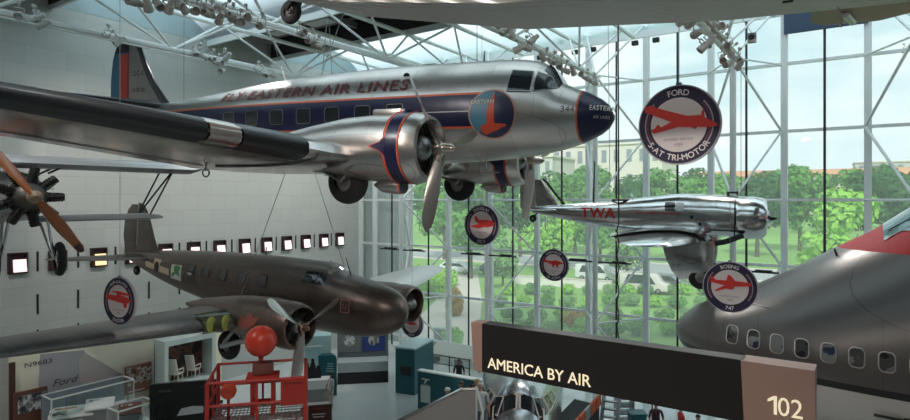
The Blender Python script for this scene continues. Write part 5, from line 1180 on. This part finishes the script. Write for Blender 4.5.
g = G(); g.box((0, 0, a.z), (w, .06, .07)); g.box((-w / 2, 0, a.z / 2), (.06, .06, a.z)); g.box((w / 2, 0, a.z / 2), (.06, .06, a.z)); g.obj('brass_frame', M('brass', (.5, .38, .2), .35, .9), t)
# ------------------------------------------------------------------ visitors
def person(label, loc, yaw, shirt, pants, hair, skin=(.42, .24, .17), h=1.72, long_hair=False, lean=0., armb=.35, sleeve=.5, walk=0.):
    s = h / 1.75
    V, E_, Rr = [], [], []
    def v(p, r): V.append(tuple(x * s for x in p)); Rr.append(r * s if not isinstance(r, tuple) else (r[0] * s, r[1] * s)); return len(V) - 1
    def e(a, b): E_.append((a, b))
    pel = v((0, 0, .98), (.165, .12)); wai = v((0, .0, 1.12), (.15, .11)); ch = v((0, lean * .4, 1.32), (.175, .12)); nk0 = v((0, lean, 1.48), (.075, .07)); nk = v((0, lean + .01, 1.54), .055)
    hd0 = v((0, lean + .015, 1.61), (.072, .085)); hd = v((0, lean + .015, 1.68), (.078, .095)); hd1 = v((0, lean + .0, 1.74), (.045, .06))
    for a, b in ((pel, wai), (wai, ch), (ch, nk0), (nk0, nk), (nk, hd0), (hd0, hd), (hd, hd1)): e(a, b)
    for sd in (-1, 1):
        sh = v((sd * .19, lean * .9, 1.43), .065); el = v((sd * .26, lean * .6 - .03, 1.15), .045); wr = v((sd * (.24), lean * .6 - .03 - armb * .25 - .02, 1.15 - .25 * math.cos(armb)), .03)
        pm = v((sd * .235, lean * .6 - .07 - armb * .3, 1.08 - .25 * math.cos(armb)), (.018, .038)); e(ch, sh); e(sh, el); e(el, wr); e(wr, pm)
        for k in range(4):
            f1 = v((sd * .235 + .0, lean * .6 - .095 - armb * .3 + .02 * k - .01, 1.03 - .25 * math.cos(armb)), .0095); f2 = v((sd * .225, lean * .6 - .10 - armb * .3 + .02 * k - .012, .985 + .004 * abs(k - 1) - .25 * math.cos(armb)), .0075); e(pm, f1); e(f1, f2)
        th = v((sd * .225, lean * .6 - .125 - armb * .3, 1.06 - .25 * math.cos(armb)), .0105); e(wr, th)
        st = walk * sd
        hp = v((sd * .095, 0, .92), .095); kn = v((sd * .1, -.02 - st * .16, .50), .062); an = v((sd * .1, .02 - st * .22, .09), .042); to = v((sd * .115, -.15 - st * .22, .035), (.04, .032)); e(pel, hp); e(hp, kn); e(kn, an); e(an, to)
    me = bpy.data.meshes.new('body'); me.from_pydata(V, E_, []); o = bpy.data.objects.new('tmp', me); COL.objects.link(o)
    m = o.modifiers.new('s', 'SKIN'); m.use_smooth_shade = True
    for i, r in enumerate(Rr): me.skin_vertices[0].data[i].radius = r if isinstance(r, tuple) else (r, r)
    me.skin_vertices[0].data[0].use_root = True
    o.modifiers.new('d', 'SUBSURF').levels = 1
    dg = bpy.context.evaluated_depsgraph_get(); body = bpy.data.meshes.new_from_object(o.evaluated_get(dg)); bpy.data.objects.remove(o)
    for mt in (M('skin', skin, .55), M('shirt', shirt, .8), M('trousers', pants, .8), M('shoes', (.04, .035, .03), .6), M('eye', (.02, .02, .02), .3)): body.materials.append(mt)
    for p in body.polygons:
        c = p.center / s; ax = abs(c.x)
        if c.z < .085: k = 3
        elif c.z < .95 and ax < .21: k = 2
        elif ax > .2 and c.z < 1.43 - .55 * sleeve: k = 0
        elif c.z > 1.50: k = 0
        else: k = 1
        p.material_index = k
    # face added to the same mesh: eyes, nose, mouth, ears
    bm = bmesh.new(); bm.from_mesh(body); y = lean * s
    def blob(c, r, sc, k):
        q = bmesh.ops.create_icosphere(bm, subdivisions=1, radius=r * s, matrix=Matrix.Translation(Vector(c) * s) @ Matrix.Diagonal((*sc, 1)))
        for vv in q['verts']:
            for f in vv.link_faces: f.material_index = k; f.smooth = True
    for sd in (-1, 1): blob((sd * .03, lean - .082, 1.665), .0095, (1.3, .6, .8), 4); blob((sd * .082, lean + .02, 1.655), .028, (.4, .7, 1.1), 0)
    blob((0, lean - .095, 1.64), .017, (.7, 1, 1.4), 0); blob((0, lean - .082, 1.605), .018, (1.3, .5, .35), 4)
    bm.to_mesh(body); bm.free()
    for p in body.polygons: p.use_smooth = True
    t = thing('person', label, 'person', loc, (0, 0, yaw))
    b = bpy.data.objects.new('body', body); COL.objects.link(b); b.parent = t
    g = G(); rings = []
    for j in range(7):
        a = PI / 2 * j / 6 - (.0); r = .098 * math.cos(a * .98); rings.append([((r * math.cos(q)) * s * .95, (lean + .022 + r * 1.12 * math.sin(q)) * s, (1.685 + .085 * math.sin(a) - (.03 if math.sin(q) > -.2 and j == 0 else 0)) * s) for q in [2 * PI * i / 16 for i in range(16)]])
    g.loft(rings, (0, 1))
    if long_hair: g.lathe([(1.46, .05), (1.5, .085), (1.62, .098), (1.7, .09)], (0, (lean + .05) * s, 0), 'z', 14, (1, 1)); g.v[-14 * 4:] = [(p[0] * s, (p[1] - (lean + .05) * s) * .75 * s + (lean + .055) * s, p[2] * s) for p in g.v[-14 * 4:]]
    g.obj('hair', M('hair', hair, .6), t)
    return t
def who(label, px, head_y, yaw, h=1.72, deck=None, **k):
    if deck:
        p = at(px, head_y, deck); return person(label, (p.x, p.y, 2.15), yaw, h=p.z - 2.15, **k)
    d = (9.5 - h) * FPX / (head_y - 200); p = at(px, head_y, d); return person(label, (p.x, p.y, 0), yaw, h=h, **k)
GREY, BRN, DRK, BLD = (.4, .38, .35), (.06, .03, .02), (.015, .012, .01), (.35, .22, .1)
who('visitor in white shirt and pale trousers standing at the teal kiosk', 331, 373, -.2, 1.6, shirt=(.65, .62, .58), pants=(.5, .45, .38), hair=DRK, long_hair=True)
who('visitor in black shirt alone before the white bench', 459, 359.5, .6, 1.72, shirt=(.012, .012, .015), pants=(.02, .02, .025), hair=DRK, skin=(.3, .17, .12))
who('grey haired visitor in grey top beside the ramp, leftmost of the queue', 448, 388, 1.2, 1.68, deck=18.15, shirt=(.09, .09, .10), pants=(.04, .04, .05), hair=(.6, .58, .56))
who('brown haired visitor in slate top, second in the queue behind the ramp', 461, 381.5, .4, 1.72, deck=18.6, shirt=(.10, .11, .14), pants=(.03, .03, .04), hair=BRN)
who('dark haired visitor in lilac top, third in the queue behind the ramp', 467.5, 387, .1, 1.6, deck=18.15, shirt=(.25, .22, .27), pants=(.05, .05, .07), hair=DRK, long_hair=True)
who('tall visitor in pinkish top beside the sign\'s left end panel', 476.5, 379.5, -.4, 1.74, deck=18.6, shirt=(.42, .25, .21), pants=(.1, .1, .12), hair=BLD)
who('visitor in pale blue shirt nearest the propliner nose', 480.5, 383, .8, 1.7, deck=18.15, shirt=(.5, .52, .55), pants=(.12, .14, .2), hair=GREY)
who('visitor in black at the back of the queue behind the pinkish top', 471, 384.5, -1.2, 1.72, deck=19.0, shirt=(.015, .013, .013), pants=(.02, .02, .02), hair=DRK)
who('visitor in plum coat under the dark sign', 656, 402, .5, 1.75, shirt=(.07, .03, .055), pants=(.03, .03, .04), hair=DRK)
who('visitor in bright red top under the dark sign', 681, 406, 2.2, 1.72, shirt=(.5, .03, .03), pants=(.05, .05, .08), hair=BRN, armb=.9)
who('dark haired visitor at the lower edge right of the red top', 698, 415, .2, 1.7, shirt=(.1, .1, .12), pants=(.03, .03, .03), hair=DRK)
# ------------------------------------------------------------------ outside: terrace, planting, street, trees, buildings
g = G(); g.box((0, 29.35 + 300, -.3), (1400, 600, .4)); g.obj('lawn', M('lawn', (.17, .31, .07), .9, vary=(.08, .3)), kind='structure')
PAVE = M('terrace paving', (.50, .45, .39), .8, vary=(.4, .08))
g = G(); g.box((-20, 32.0, -.11), (100, 5.2, .14)); g.obj('terrace_pavement', PAVE, kind='structure')
q = [gnd(400, 352), gnd(478, 345), gnd(482, 300), gnd(478, 274), gnd(425, 272), gnd(436, 300), gnd(405, 330)]
g = G(); g.prism([(p.x, p.y) for p in q], lambda a, b, r: Vector((a, b, -.07 + r)), 0, .04); g.obj('path', PAVE, kind='structure')
g = G(); g.box((-30, 84, -.08), (600, 11, .08)); g.obj('road', M('road', (.30, .30, .29), .8), kind='structure')
g = G(); g.box((-30, 77.6, -.06), (600, 1.6, .14)); g.box((-30, 90.6, -.06), (600, 1.6, .14)); g.obj('sidewalk', PAVE, kind='structure')
def low_wall(a, b, h, w, label, m):
    d = b - a; t = thing('garden_wall', label, 'wall', ((a.x + b.x) / 2, (a.y + b.y) / 2, -.1), (0, 0, math.atan2(d.y, d.x)))
    g = G(); g.box((0, 0, h / 2), (d.length, w, h)); g.obj('wall_body', m, t); g = G(); g.box((0, 0, h + .04), (d.length + .1, w + .12, .09)); g.obj('coping', PAVE, t)
low_wall(Vector((-14.8, 34.6, 0)), Vector((16, 34.6, 0)), .55, .4, 'long low stone planter wall outside the glass', M('planter stone', (.55, .51, .45), .7))
low_wall(gnd(515, 283), gnd(612, 289), .9, .3, 'pale garden wall behind the shrubs beside the street', M('pale stone', (.6, .56, .5), .7))
def leafmat(n, c, tr=.35):
    m, nt, N, L, b = new_mat(n); N.remove(b); d = N.new('ShaderNodeBsdfDiffuse'); t = N.new('ShaderNodeBsdfTranslucent'); mx = N.new('ShaderNodeMixShader'); mx.inputs[0].default_value = tr
    tc = N.new('ShaderNodeTexCoord'); no = N.new('ShaderNodeTexNoise'); no.inputs['Scale'].default_value = 1.1; L.new(tc.outputs['Object'], no.inputs['Vector'])
    r = N.new('ShaderNodeMapRange'); r.inputs[3].default_value = .65; r.inputs[4].default_value = 1.35; L.new(no.outputs['Fac'], r.inputs[0])
    v = N.new('ShaderNodeVectorMath'); v.operation = 'SCALE'; v.inputs[0].default_value = c; L.new(r.outputs[0], v.inputs['Scale'])
    for s in (d, t): L.new(v.outputs[0], s.inputs[0])
    L.new(d.outputs[0], mx.inputs[1]); L.new(t.outputs[0], mx.inputs[2]); L.new(mx.outputs[0], N['Material Output'].inputs[0]); return m
BARK = M('bark', (.09, .065, .045), .9)
def foliage(g, c, rx, rz, n, size, R_):
    for _ in range(n):
        d = Vector((R_.gauss(0, 1), R_.gauss(0, 1), R_.gauss(0, 1))).normalized(); q = R_.uniform(.55, 1.0) ** .5
        p = Vector(c) + Vector((d.x * rx * q, d.y * rx * q, d.z * rz * q)); s = size * R_.uniform(.6, 1.3)
        a = (d + Vector((R_.uniform(-.7, .7), R_.uniform(-.7, .7), R_.uniform(-.2, .9)))).normalized(); u = a.orthogonal().normalized(); w = a.cross(u); th = R_.uniform(0, 6.28); u, w = u * math.cos(th) + w * math.sin(th), w * math.cos(th) - u * math.sin(th)
        g.add([p - u * s, p - w * s * .6 + a * s * .15, p + u * s, p + w * s * .6 + a * s * .15], [(0, 1, 2, 3)])
def make_tree(seed, leaf, name='tree'):
    R_ = random.Random(seed); t = thing(name, 'x', 'tree')
    g = G()
    for k in range(13):
        a = R_.uniform(0, 6.28); r = R_.uniform(0, 2.6); z = R_.uniform(3.4, 8.4); foliage(g, (r * math.cos(a) * (1.1 - abs(z - 5.5) / 7), r * math.sin(a) * (1.1 - abs(z - 5.5) / 7), z), R_.uniform(1.3, 2.0), R_.uniform(1.1, 1.6), 170, .30, R_)
    c = g.obj('crown', leaf, t); g = G(); g.tube((0, 0, -.1), (.1, 0, 4.5), .25, .13, 10)
    for k in range(6): a = k * 1.05; g.tube((.08, 0, 2.6 + .2 * k), (1.7 * math.cos(a), 1.7 * math.sin(a), 5 + .3 * k), .09, .03, 6)
    g.obj('trunk', BARK, t); return t
def make_bush(seed, leaf, name='shrub'):
    R_ = random.Random(seed); t = thing(name, 'x', 'shrub'); g = G()
    for k in range(6): a = R_.uniform(0, 6.28); r = R_.uniform(0, .75); foliage(g, (r * math.cos(a), r * math.sin(a), R_.uniform(.45, .8)), .6, .5, 120, .13, R_)
    g.obj('foliage', leaf, t); g = G()
    for k in range(5): a = k * 1.26; g.tube((0, 0, -.05), (.5 * math.cos(a), .5 * math.sin(a), .8), .025, .01, 5)
    g.obj('stems', BARK, t); return t
LG = leafmat('bright leaves', (.32, .58, .10)); MG = leafmat('mid green leaves', (.14, .32, .075)); DG = leafmat('deep green leaves', (.055, .15, .05)); OL = leafmat('orange leaves', (.55, .33, .06)); PG = leafmat('pale leaves', (.22, .38, .14))
protos = {}
def put(kind, maker, leaf, seed, px, d, sc, label, grp=None, z=-.1):
    p = at(px, 200, d); p.z = z; r = (0, 0, rnd.uniform(0, 6.28)); k = (kind, seed)
    if k not in protos:
        o = protos[k] = maker(seed, leaf, kind); o.location = p; o.rotation_euler = r; o.scale = sc if hasattr(sc, '__len__') else (sc,) * 3; o['label'] = label
        if grp: o['group'] = grp
    else: dup(protos[k], p, r, label, grp, sc)
T_ = 'trees across the street'
for px, d, h, m, sd, lab in (
    (838, 52, 1.12, LG, 1, 'bright green round tree outside, right of the polished monoplane'), (470, 72, 1.35, MG, 2, 'green tree outside behind the round sign under the far propeller'), (503, 62, .62, PG, 3, 'small pale tree outside in the planting left of the small round sign'),
    (545, 80, 1.15, LG, 1, 'bright tree outside right behind the smallest round sign'), (600, 84, 1.2, MG, 2, 'green tree outside below the red lettering of the monoplane'), (627, 66, .75, PG, 3, 'pale young tree outside beside the hoist chain'),
    (445, 95, 1.6, MG, 2, 'tall green tree outside nearest the room corner'), (520, 100, 1.5, DG, 4, 'tall dark tree outside behind the monoplane rudder'), (575, 105, 1.55, MG, 2, 'tall green tree outside behind the monoplane rear fuselage'),
    (640, 98, 1.45, DG, 4, 'tall dark tree outside behind the monoplane wing'), (700, 90, 1.4, MG, 2, 'green tree outside behind the monoplane wheels'), (757, 100, 1.55, DG, 4, 'dark tree outside just right of the monoplane engine'),
    (800, 112, 1.7, MG, 2, 'tall green tree outside left behind the bright round tree'), (866, 105, 1.75, DG, 4, 'tall dark tree outside right behind the bright round tree'), (905, 92, 1.6, DG, 4, 'dark tree outside at the right edge above the cockpit glass')):
    put('tree', make_tree, m, sd, px, d, h, lab)
for i in range(16):
    px = 428 + i * 33; put('tree', make_tree, (DG, MG)[i % 2], (4, 2)[i % 2], px, 165 + 17 * (i % 3), 1.85 + .22 * ((i * 7) % 3), 'distant hazy tree in the far row beyond the street', 'far row of trees')
B_ = 'green shrubs in the bed outside the glass'
k = 0
for row, d in enumerate((42, 47, 53, 60)):
    step = FPX * 2.0 / d
    for i in range(int(235 / step)):
        px = 499 + (i + .5 * (row % 2)) * step + rnd.uniform(-2, 2); bright = (i + row) % 3
        put('shrub', make_bush, (LG, MG, PG)[bright], (11, 12, 13)[bright], px, d + rnd.uniform(-.6, .6), rnd.uniform(.8, .95), 'leafy green shrub in the planting bed outside the glass', B_)
for i, px in enumerate((432, 442, 449, 418)): put('shrub', make_bush, LG, 11, px, 58 + i * 4, 1.6, 'bright green shrub beside the pale path outside', 'shrubs beside the path')
put('flowering_shrub', make_bush, OL, 21, 576, 44.5, 1.15, 'yellow orange shrub outside above the dark sign')
put('flowering_shrub', make_bush, OL, 22, 454, 49, (1.1, 1.1, 1.9), 'slender orange shrub outside behind the green planter')
p = gnd(453, 348); t = thing('planter_tub', 'bright green planter tub on the terrace outside', 'planter', (p.x, max(p.y, 30.6), -.04))
g = G(); g.lathe([(0, .5), (.05, .58), (.95, .72), (1.05, .74), (1.05, .66), (.9, .62), (.9, .001)], (0, 0, 0), 'z', 28, (1, 0)); g.obj('tub', M('lime green tub', (.22, .5, .10), .5), t)
R_ = random.Random(5); g = G(); foliage(g, (0, 0, 1.15), .5, .3, 90, .12, R_); g.obj('foliage', LG, t)
p = gnd(441, 345); t = thing('utility_box', 'grey utility box on the terrace left of the green planter', 'box', (p.x, max(p.y, 30.4), -.04)); g = G(); g.box((0, 0, .6), (.8, .6, 1.2)); b = g.obj('box_body', M('sage grey paint', (.36, .42, .38), .6), t, bevel=.03); g = G(); g.box((0, -.31, .6), (.6, .02, .9)); g.obj('box_door', STEEL, b)
# parked vehicles
def vehicle(px, py, yaw, col, label, L_=4.6, H=1.5, van=False):
    p = gnd(px, py); t = thing('van' if van else 'car', label, 'vehicle', (p.x, p.y, -.04), (0, 0, yaw)); W = 1.8
    prof = [(-L_ / 2, .35), (L_ / 2, .35), (L_ / 2, .8), (L_ / 2 - .9, .95), (L_ / 2 - 1.7, H), (-L_ / 2 + .8, H), (-L_ / 2 + .1, 1.0)] if not van else [(-L_ / 2, .35), (L_ / 2, .35), (L_ / 2, 1.0), (L_ / 2 - .7, 1.2), (L_ / 2 - 1.2, H), (-L_ / 2 + .05, H)]
    g = G(); g.prism(prof, lambda a, b, q: Vector((a, q, b)), -W / 2, W / 2); b = g.obj('car_body', M('car paint', col, .3, coat=.6), t, bevel=.06)
    for s in (-1, 1):
        g = G(); g.prism([(L_ / 2 - 1.1, 1.0), (L_ / 2 - 1.75, H - .1), (-L_ / 2 + .9, H - .1), (-L_ / 2 + .5, 1.0)], lambda a, c, q: Vector((a, s * (W / 2 + q), c)), .0, .015); g.obj('side_window', DARKGLASS, b)
    for x in (-L_ / 2 + .85, L_ / 2 - .9):
        for s in (-1, 1): wheel(t, (x, s * (W / 2 - .08), .33), .33, .2, STEEL)
vehicle(458, 273, .1, (.6, .62, .62), 'white car on the street outside behind the brown transport far wing tip', 4.8, 1.5)
vehicle(498, 274, .05, (.1, .11, .12), 'dark car on the street outside left of the smallest round sign')
vehicle(597, 280, .05, (.62, .62, .6), 'white van on the street outside below the monoplane', 4.8, 1.9, True)
vehicle(645, 292, .05, (.55, .5, .45), 'beige delivery van outside under the monoplane wheels', 4.8, 2.0, True)
vehicle(668, 288, -.1, (.07, .08, .08), 'dark car outside right of the beige delivery van')
# far buildings
def building(px, d, w, h, dp, col, label, roof=None, cols=9, rows=3):
    p = at(px, 200, d); t = thing('building', label, 'building', (p.x, p.y, -.1), (0, 0, math.radians(3)))
    g = G(); g.box((0, 0, h / 2), (w, dp, h)); b = g.obj('building_walls', M('facade', col, .8), t)
    for r in range(rows):
        for c in range(cols):
            g = G(); g.box((-w / 2 + w * (c + .5) / cols, -dp / 2 - .05, h * (r + .55) / rows), (w / cols * .4, .3, h / rows * .5)); g.obj('window', M('far window', (.2, .22, .24), .4) if (r, c) == (0, 0) else bpy.data.materials['far window'], b)
    g = G(); g.box((0, 0, h + .4), (w + 1.5, dp + 1.5, .9)); g.obj('cornice', bpy.data.materials['facade'] if not roof else M('roof tiles', roof, .8), t)
    if roof:
        g = G(); g.hexa([(-w / 2, -dp / 2, h), (w / 2, -dp / 2, h), (w / 2, dp / 2, h), (-w / 2, dp / 2, h)], [(-w / 2 + 4, -1, h + 5), (w / 2 - 4, -1, h + 5), (w / 2 - 4, 1, h + 5), (-w / 2 + 4, 1, h + 5)]); g.obj('roof', M('roof tiles', roof, .8), t)
building(598, 330, 78, 38, 40, (.58, .53, .46), 'large pale stone building far beyond the trees behind the monoplane mast', None, 12, 3)
building(536, 300, 30, 30, 30, (.5, .47, .43), 'smaller stone building beyond the trees left of the large pale one', None, 6, 3)
building(795, 380, 130, 24, 30, (.6, .53, .45), 'long distant building with orange tiled roof beyond the trees', (.50, .25, .13), 18, 3)
building(905, 420, 60, 36, 30, (.45, .42, .4), 'distant grey building on the skyline at the right edge', None, 8, 4)
# ------------------------------------------------------------------ spots added at track height to brighten hall and signs
def spot(loc, aim, power, cone=95, col=(1, .93, .86), r=.25):
    l = bpy.data.lights.new('added_spot', 'SPOT'); l.energy = power; l.spot_size = math.radians(cone); l.spot_blend = .9; l.color = col; l.shadow_soft_size = r
    o = bpy.data.objects.new('added_spot', l); COL.objects.link(o); o.location = loc; d = Vector(aim) - Vector(loc); o.rotation_euler = d.to_track_quat('-Z', 'Y').to_euler(); return o
for x, y in ((-22, -2), (-22, 5), (-22, 12), (-22, 19), (-22, 25)): spot((x + .5, y, 14.9), (LEFT_X, y + 1, 7), 950, 120)
for x, y, ax, ay, az, p in ((-16.2, 2, -16, 6, 4, 1100), (-16.2, 12, -16, 13, 4, 1100), (-16.2, 22, -15, 20, 3, 1100), (-10.3, 4, -11, 9, 8, 1000), (-10.3, 21, -9, 16, 6, 1000), (-10.3, -3, -10, 4, 6, 1000), (-4.42, 2, -7, 10, 9, 1100), (-4.42, 22, -3, 16, 7, 1000), (1.48, 4, -1, 14, 6, 1100), (1.48, 12, -3, 12, 3, 1000), (1.48, -6, -3, 6, 9, 1000), (7.4, 6, 2, 15, 6, 1000)):
    spot((x + .45, y, 14.3), (ax, ay, az), p, 110)
for (px, py, d), (x, y) in zip(((679, 125, 8.9), (482, 225, 17.6), (554, 265, 22.2), (730, 287, 13.9), (120, 301, 14.8), (412, 323, 25.0)), ((-1.5, 1), (-10.3, 7), (-10.3, 12), (1.48, 5), (-17.6, -1), (-16.2, 14))):
    p = at(px, py, d); q = Vector((x, y, 14.3)); spot(q, p, 7.0 * 4 * PI * (p - q).length_squared / 4 * .55, 14, r=.15)  # narrow spots added to brighten the hanging signs
# ------------------------------------------------------------------ camera, sky and lamps
cd = bpy.data.cameras.new('camera'); cam = bpy.data.objects.new('camera', cd); COL.objects.link(cam)
cd.sensor_width = 36; cd.lens = FPX * 36 / 910; cd.shift_y = -10 / 910; cd.clip_end = 2000; cd.clip_start = .1
cam.location = EYE; cam.rotation_euler = (PI / 2, 0, YAW); SC.camera = cam
w = bpy.data.worlds.new('sky'); SC.world = w; w.use_nodes = True; N, L = w.node_tree.nodes, w.node_tree.links
tc = N.new('ShaderNodeTexCoord'); sp = N.new('ShaderNodeSeparateXYZ'); L.new(tc.outputs['Generated'], sp.inputs[0])
mp = N.new('ShaderNodeMapping'); mp.inputs['Scale'].default_value = (1.6, 1.6, 4.0); mp.inputs['Location'].default_value = (.35, .1, .2); L.new(tc.outputs['Generated'], mp.inputs[0])
n1 = N.new('ShaderNodeTexNoise'); n1.inputs['Scale'].default_value = 2.2; n1.inputs['Detail'].default_value = 6; n1.inputs['Roughness'].default_value = .55; L.new(mp.outputs[0], n1.inputs['Vector'])
cr = N.new('ShaderNodeValToRGB'); e = cr.color_ramp.elements; e[0].position = .36; e[0].color = (.46, .66, .75, 1); e[1].position = .62; e[1].color = (.92, .95, .96, 1)
L.new(n1.outputs['Fac'], cr.inputs[0])
hz = N.new('ShaderNodeMapRange'); hz.inputs[1].default_value = 0; hz.inputs[2].default_value = .22; hz.inputs[3].default_value = .75; hz.inputs[4].default_value = 0; L.new(sp.outputs[2], hz.inputs[0])
mh = N.new('ShaderNodeMix'); mh.data_type = 'RGBA'; L.new(hz.outputs[0], mh.inputs[0]); L.new(cr.outputs[0], mh.inputs[6]); mh.inputs[7].default_value = (.78, .86, .89, 1)
bg = N['Background']; L.new(mh.outputs[2], bg.inputs[0]); bg.inputs[1].default_value = 1.36
sl = bpy.data.lights.new('sun', 'SUN'); sl.energy = 4.2; sl.angle = math.radians(6); so = bpy.data.objects.new('sun', sl); COL.objects.link(so); so.rotation_euler = (math.radians(48), 0, math.radians(25))
vs = SC.view_settings; SC.display_settings.display_device = 'sRGB'; vs.view_transform = 'Standard'; vs.look = 'None'; vs.gamma = 1; vs.exposure = 0.0; vs.use_curve_mapping = False
cy = SC.cycles; cy.max_bounces = 10; cy.diffuse_bounces = 5; cy.glossy_bounces = 4; cy.transparent_max_bounces = 16; cy.transmission_bounces = 4; cy.caustics_reflective = False; cy.caustics_refractive = False
cy.use_denoising = True; cy.sample_clamp_indirect = 6
